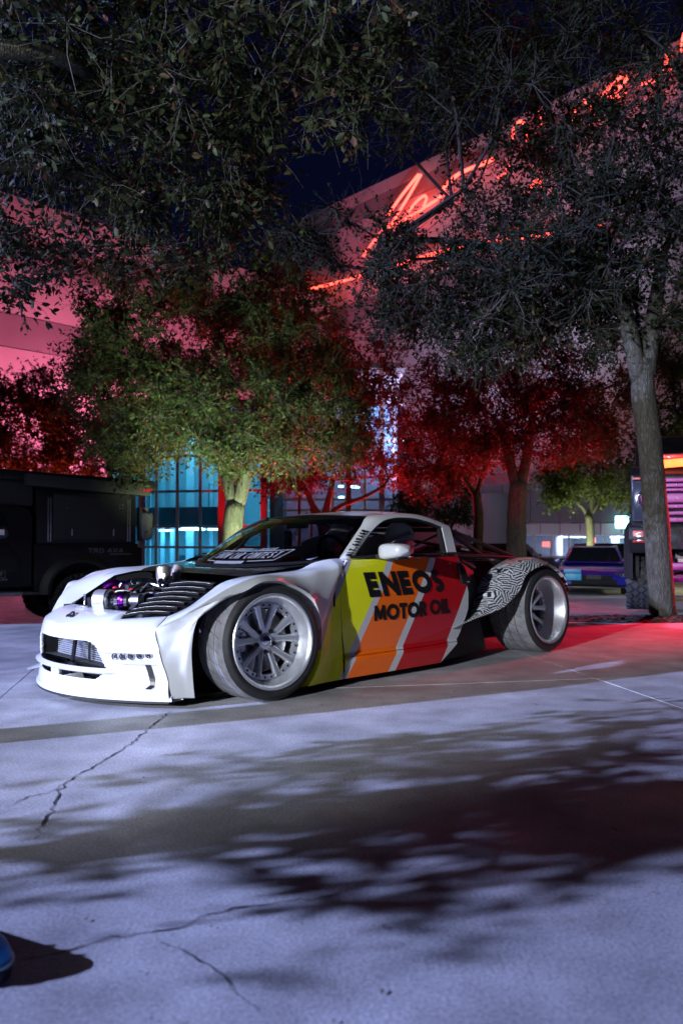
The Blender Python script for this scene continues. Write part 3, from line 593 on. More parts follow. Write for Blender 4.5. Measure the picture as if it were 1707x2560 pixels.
def limbs(start_nodes, tips, r_tip, r_max, wob=.12):
    """connect every tip to the nearest node that lies nearer the trunk; returns tubes with pipe-model radii"""
    nodes = [np.array(p, float) for p in start_nodes]; parent = [-1] * len(nodes); s0 = nodes[-1]; depth = [0.0] * len(nodes)
    order = np.argsort(np.linalg.norm(np.asarray(tips) - s0, axis=1))
    for i in order:
        t = np.asarray(tips[i], float); A = np.array(nodes); dist = np.linalg.norm(A - t, axis=1); dep = np.array(depth)
        j = int(np.argmin(dist + .25 * dep)); L = dist[j]; m = max(1, int(L / .7)); pj = j; a = nodes[j]
        for k in range(1, m + 1):
            p = a + (t - a) * k / m
            if k < m: p = p + rng.normal(size=3) * wob * L / m * .9 + np.array([0, 0, .10 * L / m])
            nodes.append(p); parent.append(pj); depth.append(depth[pj] + L / m); pj = len(nodes) - 1
    w = np.zeros(len(nodes)); ch = [[] for _ in nodes]
    for i in range(len(nodes) - 1, -1, -1):
        if w[i] == 0: w[i] = 1
        if parent[i] >= 0: w[parent[i]] += w[i]; ch[parent[i]].append(i)
    rad = np.minimum(r_tip * w ** .43, r_max); mb = MB(); done = set()
    roots = [i for i in range(len(nodes)) if parent[i] < 0]
    stack = [(i, None) for i in roots]
    while stack:
        i, p0 = stack.pop(); chain = ([p0] if p0 is not None else []) + [i]
        while ch[chain[-1]]:
            c = sorted(ch[chain[-1]], key=lambda k: -w[k])
            for o in c[1:]: stack.append((o, chain[-1]))
            chain.append(c[0])
        if len(chain) < 2: continue
        rr = [float(rad[k]) for k in chain]
        if p0 is not None: rr[0] = min(rr[0], rr[1] * 1.3)
        mb.tube([tuple(nodes[k]) for k in chain], rr, 6 if max(rr) > .03 else 4, caps=False)
    return mb
def in_blob(c, r, n, shell=.45):
    d = unit(n); q = rng.uniform(shell ** 3, 1, n) ** (1 / 3.); return np.array(c) + d * q[:, None] * np.array(r)
def trunk_mesh(paths, flare=1.12, n=18):
    mb = MB()
    for k, (pts, r0, r1) in enumerate(paths):
        P = cr(pts, 14 if k == 0 else 9); t = np.linspace(0, 1, len(P)); rr = r0 + (r1 - r0) * t
        if k == 0: rr = rr * (1 + (flare - 1) * np.exp(-t * 11))
        rr = rr * (1 + rng.normal(size=len(P)) * .025); mb.tube([tuple(p) for p in P], list(rr), n if k == 0 else 10)
    return mb
def tree(label, x, y, trunk, blobs, per, rad, size, leaf='leaf', bark='bark', group=None, r_tip=.010, r_max=.11, tw=.004, view_near=0, shell=.45, bare=0):
    """trunk = list of (points relative to the foot, r0, r1); the ends of all but the first carry the limbs"""
    z = Gf(x, y); root = empty('tree', (x, y, z), label=label, cat='tree', group='trees on the plaza')
    trunk_mesh(trunk).build('trunk', M[bark], root, smooth=True)
    tips = np.vstack([in_blob(c, r, n, shell) for c, r, n in blobs]) - np.array([x, y, z]) if blobs else np.zeros((0, 3))
    starts = [p[0][-1] for p in trunk[1:]] or [trunk[0][0][-1]]
    # every limb group takes the tips nearest to its fork
    S0 = np.array(starts); own = np.argmin(np.linalg.norm(tips[:, None] - S0[None], axis=2), axis=1); mb = MB()
    for k, s in enumerate(starts):
        t = tips[own == k]
        if len(t): b_ = limbs([s], t, r_tip, min(r_max, (trunk[1:] or trunk)[k][2] * .95)); mb.add(b_.v, b_.f)
    mb.build('branches', M['barkdark'], root, smooth=True)
    C, D, U, L, Wd, (sp, d, ln) = foliage(tips, per, rad, size)
    V, F = twigs_np(sp, d, ln, tw); from_np('twigs', V, F, M['twig' if bark == 'bark' else bark], root, smooth=True)
    if bare:                                   # leafless twig sprays
        s = rng.choice(len(tips), bare); bd = unit(bare * 9); bl = rng.uniform(.5, 1.3, bare * 9) * rad * 1.6
        V, F = twigs_np(np.repeat(tips[s], 9, 0), bd, bl, tw * 1.1)
        e = np.repeat(tips[s], 9, 0) + bd * (bl * .6)[:, None]; V2, F2 = twigs_np(np.repeat(e, 2, 0), (lambda q: q / np.linalg.norm(q, axis=1)[:, None])(np.repeat(bd, 2, 0) + unit(bare * 18) * .8), np.repeat(bl, 2) * .55, tw * .7)
        from_np('bare_twigs', np.vstack([V, V2]), np.vstack([F, F2 + len(V)]), M['twig'], root, smooth=True)['kind'] = 'stuff'
    if view_near:                              # the leaves that show largest become single objects
        P = C + np.array([x, y, z]); dep = P[:, 1]; px = P[:, 0] / np.maximum(dep, .1); pz = (P[:, 2] - CAM_H) / np.maximum(dep, .1)
        vis = (dep > 1.5) & (np.abs(px) < .42) & (pz < .66); sc = np.where(vis, L / np.maximum(dep, .1), 0); near = np.argsort(-sc)[:view_near]
        v, f = leaf_quads(np.zeros((1, 3)), np.array([[1., 0, 0]]), np.array([[0, 1., 0]]), np.ones(1), np.full(1, .24)); me = None
        for i in near:
            if me is None: o = from_np('leaf', v, f, M[leaf], root); me = o.data
            else: o = bpy.data.objects.new('leaf', me); COL.objects.link(o); o.parent = root
            Nn = np.cross(D[i], U[i]); m_ = Matrix((D[i] * L[i], U[i] * L[i], Nn * L[i])).transposed().to_4x4(); m_.translation = Vector(C[i]); o.matrix_local = m_
        keep = np.ones(len(C), bool); keep[near] = False; C, D, U, L, Wd = C[keep], D[keep], U[keep], L[keep], Wd[keep]
    V, F = leaf_quads(C, D, U, L, Wd); o = from_np('crown', V, F, M[leaf], root)
    if view_near: o['kind'] = 'stuff'
    return root
Z3 = lambda p: (float(p.x), float(p.y), float(p.z))
def B(px, py, Y, rpx, rpy, ry, n): # foliage clump seen round (px, py) at distance Y: radii in photograph pixels, depth in metres
    return (Z3(wp(px, py, Y)), (rpx / 1991 * Y, ry, rpy / 1991 * Y), n)
# oak behind the race car
yA = 14.0; xA = -1.96; zA = Gf(xA, yA); t_ = lambda px, py, Y, x, y: tuple(np.array(Z3(wp(px, py, Y))) - np.array((x, y, Gf(x, y))))
tree('spreading live oak with forked trunk right behind the race car windscreen', xA, yA,
 [([(0, 0, 0), (.02, 0, .8), t_(584, 1290, yA, xA, yA), t_(590, 1256, yA, xA, yA)], .20, .17), ([t_(588, 1268, yA, xA, yA), t_(572, 1210, yA, xA, yA), t_(556, 1140, yA + .3, xA, yA), t_(548, 1080, yA + .4, xA, yA)], .125, .09), ([t_(592, 1268, yA, xA, yA), t_(610, 1200, yA - .1, xA, yA), t_(612, 1120, yA - .2, xA, yA), t_(640, 1060, yA, xA, yA)], .13, .085)],
 [B(350, 1010, 14, 175, 120, 1.3, 60), B(560, 1020, 13.6, 230, 130, 1.5, 90), B(770, 1010, 14.2, 150, 130, 1.3, 50), B(450, 840, 14.2, 290, 130, 1.5, 85), B(720, 830, 14.4, 190, 130, 1.4, 50), B(560, 720, 14.4, 240, 90, 1.2, 45), B(330, 1130, 13.6, 110, 60, .9, 22), B(250, 920, 14.2, 70, 100, 1, 16), B(290, 720, 14, 110, 70, 1, 14), B(640, 1140, 13.5, 130, 40, .9, 20), B(850, 1130, 14.5, 100, 60, .8, 14)],
 190, .42, .062, 'leaf', bare=10)
# oak on the right with the tall pale trunk
yB = 9.5; xB = 3.82; q = lambda px, py, Y: t_(px, py, Y, xB, yB)
tree('tall live oak with pale trunk standing in the mulch bed on the right', xB, yB,
 [([(0, 0, -.05), q(1646, 1400, yB), q(1638, 1290, yB), q(1622, 1100, yB), q(1606, 985, yB), q(1606, 900, yB)], 0.148, .135), ([q(1612, 935, yB), q(1628, 820, yB), q(1640, 740, yB + .1), q(1655, 640, yB + .1)], .115, .075), ([q(1598, 950, yB), q(1572, 830, yB - .1), q(1555, 760, yB - .1), q(1500, 690, yB - .2)], .11, .08), ([q(1540, 740, yB - .15), q(1430, 680, yB - .2), q(1250, 620, yB), q(1090, 600, yB + .3), q(950, 600, yB + .4)], .07, .03)],
 [B(1560, 640, 9.5, 170, 150, 1.1, 50), B(1330, 700, 9.6, 200, 120, 1.2, 66), B(1080, 730, 9.9, 200, 110, 1.1, 62), B(860, 600, 10, 200, 75, .9, 22), B(1560, 330, 9.3, 240, 170, 1.3, 60), B(1300, 260, 9.4, 230, 150, 1.2, 45), B(1120, 280, 9.6, 180, 90, 1.0, 20), B(1380, 60, 9, 330, 130, 1.3, 50), B(1080, 100, 9, 180, 100, 1, 24), B(1250, 530, 10, 150, 70, 1, 16), B(1430, 520, 9.6, 180, 90, 1, 30), B(1640, 800, 9.8, 90, 60, .8, 10), B(1250, 830, 9.8, 190, 80, .9, 34), B(1480, 800, 9.8, 120, 80, .9, 20)],
 165, .36, .050, 'leaf_shaded', bare=46, shell=.2)
# oak whose boughs hang into the top left corner, its trunk outside the picture
xC, yC = -4.6, 2.54; q = lambda px, py, Y: t_(px, py, Y, xC, yC)
tree('overhanging oak boughs with large leaves filling the top left corner', xC, yC,
 [([(0, 0, -.02), (.0, .0, 1.2), (.06, .15, 2.2), (.15, .4, 2.7)], .13, .12), ([(.13, .35, 2.6), (.9, 1.2, 3.2), q(60, 120, 4.6), q(260, 200, 5.2)], .10, .045), ([(.13, .35, 2.6), (.4, 1.6, 3.1), q(60, 420, 5.6), q(330, 430, 6.2)], .10, .04), ([(.15, .3, 2.6), (1.4, .8, 3.6), q(420, -60, 4.4), q(640, 10, 5.0)], .09, .035), ([(.13, .35, 2.6), (.2, 2.2, 2.9), q(40, 640, 7.0)], .07, .03)],
 [B(150, 130, 5.0, 260, 170, .8, 48), B(430, 170, 5.2, 230, 170, .8, 34), B(250, 390, 5.8, 300, 140, .8, 46), B(560, 440, 6.0, 160, 110, .7, 22), B(100, 590, 6.4, 150, 80, .7, 18), B(660, 100, 5.0, 170, 100, .7, 20), B(850, 240, 5.2, 80, 130, .5, 12), B(650, 330, 5.4, 60, 70, .5, 6), B(420, 610, 6.6, 200, 70, .6, 20), B(900, 50, 4.8, 200, 80, .6, 16), B(600, 540, 6.4, 110, 50, .5, 8), B(30, 740, 6.6, 50, 60, .4, 4)],
 88, .34, .056, 'leaf_near', r_tip=.006, r_max=.06, tw=.0028, view_near=300, shell=.25)
# trees further back
yD, xD = 22.0, 4.82; q = lambda px, py, Y: t_(px, py, Y, xD, yD)
tree('dark forked oak tinged deep red between the race car and the storefront', xD, yD,
 [([(0, 0, 0), q(1290, 1330, yD), q(1292, 1255, yD), q(1296, 1205, yD)], .30, .24), ([q(1292, 1225, yD), q(1270, 1140, yD), q(1250, 1060, yD)], .17, .10), ([q(1298, 1225, yD), q(1318, 1130, yD), q(1330, 1040, yD)], .17, .10)],
 [B(1180, 1040, 22, 170, 110, 1.7, 64), B(1400, 1060, 22, 170, 110, 1.7, 64), B(1290, 930, 22, 230, 100, 1.8, 76), B(1060, 1000, 22, 110, 110, 1.4, 26), B(1510, 1010, 22.3, 90, 110, 1.3, 22), B(1300, 1090, 21.5, 200, 50, 1.3, 24)],
 150, .55, .085, 'leaf_redlit', 'barkdark', tw=.006, r_max=.16)
yE, xE = 25.0, -9.6
tree('broad tree glowing orange red behind the camper truck', xE, yE,
 [([(0, 0, 0), (.1, 0, 1.2), (.2, 0, 2.2)], .24, .18), ([(.15, 0, 2.0), (.9, 0, 2.9)], .12, .07), ([(.15, 0, 2.0), (-.8, 0, 3.0)], .12, .07)],
 [B(60, 1080, 25, 150, 120, 1.8, 80), B(200, 1110, 24.5, 110, 110, 1.5, 56), B(120, 980, 25, 130, 60, 1.3, 24), B(-60, 1060, 25, 120, 130, 1.6, 36), B(60, 1190, 24.5, 180, 45, 1.3, 40)], 130, .6, .10, 'leaf_redlit', 'barkdark', tw=.006, r_max=.14)
yF, xF = 30.0, 9.3; q = lambda px, py, Y: t_(px, py, Y, xF, yF)
tree('small brightly lit green tree with pale trunk in front of the showroom windows', xF, yF,
 [([(0, 0, 0), q(1475, 1380, yF), q(1474, 1310, yF), q(1468, 1285, yF)], .17, .14), ([q(1472, 1300, yF), q(1455, 1268, yF), q(1420, 1245, yF)], .09, .05), ([q(1472, 1295, yF), q(1478, 1250, yF), q(1476, 1215, yF)], .10, .06), ([q(1474, 1290, yF), q(1492, 1262, yF), q(1500, 1240, yF)], .07, .045)],
 [B(1420, 1230, 30, 80, 40, 1.2, 26), B(1500, 1225, 30, 80, 45, 1.3, 26), B(1470, 1180, 30, 110, 40, 1.3, 24), B(1400, 1190, 30, 70, 40, 1, 12), B(1560, 1250, 30, 50, 30, .9, 9)], 130, .5, .10, 'leaf_lit', tw=.006)
yG, xG = 26.0, 4.33; q = lambda px, py, Y: t_(px, py, Y, xG, yG)
tree('slim dark tree with red-lit leaves just left of the forked dark oak', xG, yG,
 [([(0, 0, 0), q(1196, 1300, yG), q(1190, 1230, yG)], .19, .15), ([q(1190, 1240, yG), q(1150, 1180, yG)], .10, .06), ([q(1190, 1240, yG), q(1210, 1170, yG)], .10, .06)],
 [B(1120, 1140, 26, 120, 60, 1.5, 34), B(1070, 1200, 26, 90, 40, 1.1, 18), B(1200, 1150, 26, 80, 60, 1.3, 18), B(1010, 1130, 26, 70, 70, 1.1, 14)], 140, .5, .09, 'leaf_redlit', 'barkdark', tw=.006)
yK, xK = 24.0, -.35; q = lambda px, py, Y: t_(px, py, Y, xK, yK)
tree('multi-stemmed tree with leaves lit crimson above the race car roof', xK, yK,
 [([(0, 0, 0), q(812, 1330, yK), q(806, 1300, yK)], .24, .19), ([q(806, 1305, yK), q(782, 1265, yK), q(766, 1225, yK)], .13, .07), ([q(808, 1305, yK), q(818, 1262, yK), q(832, 1200, yK)], .12, .07), ([q(808, 1308, yK), q(845, 1268, yK), q(905, 1245, yK), q(960, 1215, yK)], .08, .045)],
 [B(840, 1010, 24, 120, 130, 1.7, 46), B(900, 920, 24, 110, 100, 1.5, 34), B(760, 880, 24, 130, 110, 1.6, 40), B(740, 1180, 24, 90, 60, 1.3, 20), B(930, 1130, 24, 80, 100, 1.3, 24), B(690, 780, 24, 120, 80, 1.4, 22)], 140, .55, .09, 'leaf_redlit', 'barkdark', tw=.006)
yI, xI = 33.0, 4.4; q = lambda px, py, Y: t_(px, py, Y, xI, yI)
tree('small dark green tree above the rear roof tubes of the race car', xI, yI, [([(0, 0, 0), (0, 0, 1.6), (.1, 0, 2.2)], .16, .12), ([(.08, 0, 2.1), (-.5, 0, 2.9)], .07, .04), ([(.08, 0, 2.1), (.6, 0, 2.9)], .07, .04)],
 [B(1080, 1240, 33, 80, 60, 1.5, 30), B(1030, 1270, 33, 50, 40, 1, 12), B(1150, 1260, 33, 60, 50, 1.2, 18)], 120, .5, .10, 'leaf', 'barkdark', tw=.006)
yH, xH = 20.0, 9.0; q = lambda px, py, Y: t_(px, py, Y, xH, yH)
tree('tree with leaves lit yellow green behind the tall pale trunk at the right edge', xH, yH, [([(0, 0, 0), (.05, 0, 1.4), (.1, 0, 2.4)], .2, .15), ([(.08, 0, 2.3), (-.6, 0, 3.2)], .1, .06), ([(.08, 0, 2.3), (.7, 0, 3.2)], .1, .06)],
 [B(1690, 1100, 20, 100, 80, 1.3, 34), B(1650, 960, 20, 90, 90, 1.2, 30), B(1720, 860, 20, 90, 80, 1.2, 24), B(1600, 1170, 20, 60, 50, 1, 12)], 140, .5, .085, 'leaf_lit', tw=.006)
# tree to the left, outside the picture, whose leaves streak the floodlight over the ground
def toward(gp, t): g_ = np.array([gp[0], gp[1], 0.]); k = np.array(KEY2); return k + (g_ - k) * t
tips = []
def streak(px, py, rx, ry, n, t0=.60, t1=.74):
    for _ in range(n):
        a = random.random() * 6.283; r_ = math.sqrt(random.random()); tips.append(toward(gnd_px(px + rx * r_ * math.cos(a), py + ry * r_ * math.sin(a)), random.uniform(t0, t1)))
streak(1400, 2010, 440, 66, 66); streak(720, 2050, 420, 26, 24); streak(250, 2120, 260, 22, 9); streak(1250, 1880, 420, 45, 36); streak(850, 1915, 330, 25, 9); streak(1560, 2080, 200, 40, 24); streak(1000, 2130, 300, 25, 6); streak(1620, 1790, 180, 40, 9); streak(1080, 2260, 300, 30, 5)
xs_, ys_ = -7.4, .42; zs_ = Gf(xs_, ys_)
root = empty('tree', (xs_, ys_, 0), label='low shade tree standing outside the picture to the left', cat='tree', group='trees on the plaza')
tips = np.array(tips) - np.array([xs_, ys_, 0])
trunk_mesh([([(0, 0, 0), (0, .05, .7), (.05, .05, 1.2)], .12, .09)]).build('trunk', M['bark'], root, smooth=True)
limbs([(.05, .05, 1.15)], tips, .006, .07).build('branches', M['bark'], root, smooth=True)
C, D, U, L, Wd, tws = foliage(tips, 22, .22, .050); V, F = leaf_quads(C, D, U, L, Wd); from_np('crown', V, F, M['leaf'], root)

# ------------------------------------------------------------------ the race car: x forward, y to its left side, z up
CA = math.atan2(-.69201719, -.72188102)
car = empty('race_car', (1.00182315, 7.2134434, 0), CA, label='white widebody race car with yellow orange and red side stripes', cat='car')
O_ = np.array((1.00182315, 7.2134434)); A_ = np.array((-.72188102, -.69201719)); N_ = np.array((.69201719, -.72188102))
def P(px, py, y):                    # photograph position on the car's length plane y -> car coordinates
    dx, dz = (px - 853.5) / 1991, (1280 - py) / 1991; c, s = math.cos(PITCH), math.sin(PITCH); d = np.array((dx, c - dz * s, s + dz * c))
    t = (y + O_ @ N_) / (d[:2] @ N_); p = d * t; return (float((p[:2] - O_) @ A_), y, float(CAM_H + p[2]))
# livery: slanting bands of vinyl and one of fender shade, flat print in the car's own coordinates
m = mat('striped_livery', (.8, .8, .8), .3, coat=.6); M['livery'] = m; nt = m.node_tree; b = nt.nodes['Principled BSDF']
tc = nt.nodes.new('ShaderNodeTexCoord'); sx = nt.nodes.new('ShaderNodeSeparateXYZ'); nt.links.new(tc.outputs['Object'], sx.inputs[0])
k1 = nt.nodes.new('ShaderNodeMath'); k1.operation = 'MULTIPLY_ADD'; k1.inputs[1].default_value = .69; nt.links.new(sx.outputs[2], k1.inputs[0]); nt.links.new(sx.outputs[0], k1.inputs[2])
k2 = nt.nodes.new('ShaderNodeMapRange'); k2.inputs[1].default_value = 1.0; k2.inputs[2].default_value = 3.0; nt.links.new(k1.outputs[0], k2.inputs[0])
rp = nt.nodes.new('ShaderNodeValToRGB'); rp.color_ramp.interpolation = 'CONSTANT'; nt.links.new(k2.outputs[0], rp.inputs[0])
WH, SI_SHADE = (.60, .62, .64), (.36, .36, .42)
bands = [(1.0, (.012, .012, .014)), (1.20, WH), (1.325, (.52, .008, .012)), (1.80, WH), (1.873, (.95, .16, .008)), (2.245, (.55, .55, .60)), (2.31, (.82, .84, .014)), (2.643, SI_SHADE), (2.735, WH)]  # grey band ahead of the yellow: silver with fender shade in its colour
el = rp.color_ramp.elements
for i, (s, c) in enumerate(bands):
    e = el[i] if i < 2 else el.new((s - 1) / 2)
    e.position = (s - 1) / 2; e.color = (*c, 1)
nt.links.new(rp.outputs[0], b.inputs['Base Color'])
# maze print of the rear overfender
m = mat('maze_print', (.02, .02, .02), .3, coat=.5); M['maze'] = m; nt = m.node_tree; b = nt.nodes['Principled BSDF']
tc = nt.nodes.new('ShaderNodeTexCoord')
vo = nt.nodes.new('ShaderNodeTexVoronoi'); vo.inputs['Scale'].default_value = 17; nt.links.new(tc.outputs['Object'], vo.inputs['Vector'])
wn = nt.nodes.new('ShaderNodeTexWhiteNoise'); nt.links.new(vo.outputs['Color'], wn.inputs[0])
an = nt.nodes.new('ShaderNodeMath'); an.operation = 'MULTIPLY'; an.inputs[1].default_value = 6.283; nt.links.new(wn.outputs[0], an.inputs[0])
vr = nt.nodes.new('ShaderNodeVectorRotate'); vr.rotation_type = 'AXIS_ANGLE'; vr.inputs['Axis'].default_value = (0, 1, .2); nt.links.new(tc.outputs['Object'], vr.inputs['Vector']); nt.links.new(an.outputs[0], vr.inputs['Angle'])
wv = nt.nodes.new('ShaderNodeTexWave'); wv.inputs['Scale'].default_value = 15; wv.inputs['Distortion'].default_value = .7; wv.inputs['Detail'].default_value = 2; wv.inputs['Detail Scale'].default_value = 3; nt.links.new(vr.outputs[0], wv.inputs['Vector'])
no = nt.nodes.new('ShaderNodeTexNoise'); no.inputs['Scale'].default_value = 70; nt.links.new(tc.outputs['Object'], no.inputs['Vector'])
ad = nt.nodes.new('ShaderNodeMath'); ad.operation = 'MULTIPLY_ADD'; ad.inputs[1].default_value = .9; nt.links.new(no.outputs[0], ad.inputs[0]); nt.links.new(wv.outputs[0], ad.inputs[2])
r2 = nt.nodes.new('ShaderNodeValToRGB'); r2.color_ramp.elements[0].position = .60; r2.color_ramp.elements[0].color = (.014, .016, .02, 1); r2.color_ramp.elements[1].position = .64; r2.color_ramp.elements[1].color = (.62, .64, .68, 1)
k = nt.nodes.new('ShaderNodeMath'); k.operation = 'MULTIPLY'; k.inputs[1].default_value = .62; nt.links.new(ad.outputs[0], k.inputs[0]); nt.links.new(k.outputs[0], r2.inputs[0]); nt.links.new(r2.outputs[0], b.inputs['Base Color'])

# -- door skin: y as a function of x and z
def Yd(x, z):
    y = np.interp(z, [.04, .155, .178, .19, .40, .60, .72, .79], [.912, .918, .905, .888, .885, .873, .858, .842])
    return float(y + .006 * math.sin((x - 1.0) / 1.25 * math.pi))
def edge(pts, z): pts = sorted((p[1], p[0]) for p in pts); return float(np.interp(z, [p[0] for p in pts], [p[1] for p in pts]))
DF = [(2.152, .772), (2.19, .725), (2.224, .685), (2.241, .534), (2.236, .35), (2.229, .178)]
DR = [(1.002, .795), (.985, .745), (.955, .65), (.922, .522), (.935, .40), (1.026, .235), (1.10, .178)]
def door(sign):
    rows = []
    for z in np.linspace(.178, .784, 44):
        a, c = edge(DF, min(z, .772)) - .004, edge(DR, z); rows.append([(a + (c - a) * t, sign * Yd(a + (c - a) * t, z), z) for t in np.linspace(0, 1, 40)])
    for dy in (.02,):      # turned-in edges
        rows.insert(0, [(p[0], p[1] - sign * dy, p[2] - .002) for p in rows[0]]); rows.append([(p[0], p[1] - sign * .06, p[2] + .006) for p in rows[-1]])
    for r in rows: r.insert(0, (r[0][0] - .004, r[0][1] - sign * .03, r[0][2])); r.append((r[-1][0] + .006, r[-1][1] - sign * .05, r[-1][2]))
    d = MB().grid(rows).build('door', M['livery'], car, smooth=True, angle=50)
    rows = []
    for z in np.linspace(.045, .170, 12):
        a, c = 2.236, float(np.interp(z, [.045, .17], [1.30, 1.10])); rows.append([(a + (c - a) * t, sign * Yd(a + (c - a) * t, z), z) for t in np.linspace(0, 1, 40)])
    rows.append([(p[0], p[1] - sign * .025, p[2] + .006) for p in rows[-1]]); rows.insert(0, [(p[0], p[1] - sign * .04, p[2]) for p in rows[0]])
    MB().grid(rows).build('sill', M['livery'], car, smooth=True, angle=50)
    return d
door_l = door(1); door_r = door(-1)
for s in (1, -1):
    MB().grid([[(2.12, s * .848, .792), (1.6, s * .852, .796), (1.0, s * .85, .806)], [(2.12, s * .840, .806), (1.6, s * .843, .812), (1.0, s * .842, .82)], [(2.12, s * .79, .806), (1.6, s * .79, .812), (1.0, s * .79, .82)]]).build('window_trim', M['matte'], car, smooth=True, angle=30)
# -- wide front fenders
ST = [[(3.31, .60, .487), (3.365, .637, .462), (3.428, .66, .427)], [(3.265, .615, .503), (3.32, .69, .496), (3.365, .74, .473)], [(3.19, .64, .540), (3.215, .73, .552), (3.287, .82, .530)], [(3.07, .64, .610), (3.09, .79, .628), (3.158, .92, .600)],
 [(2.98, .64, .660), (2.99, .82, .672), (3.065, .975, .630)], [(2.85, .62, .685), (2.87, .84, .704), (2.949, .985, .678)], [(2.70, .60, .697), (2.73, .84, .712), (2.805, .985, .676)], [(2.58, .64, .704), (2.61, .84, .716), (2.669, .985, .634)],
 [(2.43, .70, .726), (2.45, .86, .722), (2.56, .98, .570)], [(2.30, .715, .772), (2.33, .865, .72), (2.512, .975, .490)], [(2.14, .775, .788), (2.22, .866, .725), (2.485, .97, .410)], [(2.205, .866, .715), (2.28, .874, .61), (2.474, .962, .330)], [(2.238, .878, .60), (2.32, .885, .46), (2.474, .958, .250)], [(2.242, .885, .45), (2.33, .893, .30), (2.49, .953, .170)], [(2.234, .892, .25), (2.34, .902, .16), (2.52, .945, .100)], [(2.240, .912, .045), (2.36, .92, .045), (2.56, .935, .043)]]
g = loft(ST, 90, 22)
for r in g: r.append((r[-1][0] - .0 + .004, r[-1][1] - .028, r[-1][2] - .004)); r.append((r[-1][0], r[-1][1] - .05, r[-1][2] - .02))
for s in (1, -1): MB().grid([[(p[0], s * p[1], p[2]) for p in r] for r in g]).build('front_fender', M['livery'], car, smooth=True, angle=35)
# side panel ahead of the front wheel
rows = [[(3.428, .66, .427), P(484, 1528, .82), P(560, 1495, .925), P(610, 1482, .972)], [(3.427, .675, .38), P(470, 1560, .765), P(520, 1528, .875), P(567, 1491, .955)], [(3.424, .70, .33), P(452, 1590, .745), P(490, 1550, .845), P(534, 1511, .91)],
 [(3.416, .715, .26), P(440, 1620, .745), P(470, 1590, .80), P(495, 1548, .855)], [(3.402, .73, .20), P(450, 1660, .755), P(468, 1640, .785), P(480, 1615, .805)], [(3.39, .742, .13), P(455, 1700, .762), P(470, 1697, .775), P(482, 1690, .785)], [(3.376, .754, .055), P(455, 1745, .766), P(472, 1745, .775), P(487, 1745, .785)]]
g = loft(rows, 40, 26)
for r in g: r.append((r[-1][0] - .01, r[-1][1] - .03, r[-1][2] - .004)); r.append((r[-1][0] - .03, r[-1][1] - .10, r[-1][2] - .01))
for s in (1, -1): MB().grid([[(p[0], s * p[1], p[2]) for p in r] for r in g]).build('fender_side', M['white'], car, smooth=True, angle=35)
# -- front bumper: x as a function of y and height
def yc(z): return float(np.interp(z, [.05, .13, .20, .26, .33, .38, .427], [.754, .742, .73, .715, .70, .675, .66]))
def Xb(y, z):
    o = float(np.interp(z, [.05, .10, .15, .19, .24, .31, .36, .40, .427], [.012, .010, -.004, 0, .004, .004, -.002, -.012, -.024])); ay = abs(y)
    x = 3.70 - .58 * y * y + o
    # recessed panel and the lamp slot on each side
    pz = sm(.100, .115, z) * (1 - sm(.232, .238, z)); py = sm(.42, .62, ay) * (1 - sm(yc(z) - .045, yc(z) - .035, ay)); x -= .032 * pz * py
    lz = sm(.254, .259, z) * (1 - sm(.288, .293, z)); ly = sm(.395, .46, ay) * (1 - sm(yc(z) - .05, yc(z) - .042, ay)); x -= .030 * lz * ly
    cr_ = 1 - sm(0, .03, yc(z) - ay); x += .010 * cr_ * (1 - sm(.30, .40, z))
    # splitter lip below, air slots are cut in the faces
    return x
def hole(y, z):
    ay = abs(y)
    if .207 < z < .352 and ay < np.interp(z, [.207, .32, .345, .352], [.43, .37, .33, .29]): return True
    if .142 < z < .172 and .05 < ay < .40 and ay < np.interp(z, [.142, .172], [.36, .41]): return True
    return False
zs_b = np.unique(np.r_[np.linspace(.045, .427, 62), .2065, .3525, .1415, .1725]); us = np.linspace(-1, 1, 221)
V = []; 
for z in zs_b:
    for u in us: y = u * yc(z); V.append((Xb(y, z) + (.03 * (1 - sm(.19, .205, z)) * sm(.175, .185, z) if abs(y) < .5 else 0) * (1 - sm(.42, .5, abs(y))), y, z))
nU = len(us)
def T(u):                             # rear edge of the bonnet nose
    y = u * .66; ay = abs(y)
    return np.array((float(np.interp(ay, [0, .352, .372, .388, .50, .60, .66], [3.42, 3.42, 3.465, 3.482, 3.392, 3.312, 3.428])), y, float(np.interp(ay, [0, .352, .372, .388, .50, .60, .66], [.500, .504, .478, .468, .479, .487, .427]))))
ext = 14
for k in range(1, ext + 1):
    t = k / ext
    for i, u in enumerate(us):
        a = np.array(V[(len(zs_b) - 1) * nU + i]); e = T(u); p = a + (e - a) * t
        L_ = a[0] - e[0]; p[2] += .16 * max(0, e[2] - a[2]) * math.sin(t * math.pi) + .008 * math.sin(t * math.pi) * (1 - abs(u) ** 3); V.append(tuple(p))
F = []
nz = len(zs_b) + ext
for j in range(nz - 1):
    for i in range(nU - 1):
        if j < len(zs_b) - 1:
            z = (zs_b[j] + zs_b[j + 1]) / 2; y = (us[i] + us[i + 1]) / 2 * yc(z)
            if hole(y, z): continue
        F.append((j * nU + i, j * nU + i + 1, (j + 1) * nU + i + 1, (j + 1) * nU + i))
bump = MB(); bump.add(V, F); bo = bump.build('front_bumper', M['white'], car, smooth=True, angle=38)
so_ = bo.modifiers.new('thickness', 'SOLIDIFY'); so_.thickness = .018; so_.offset = -1
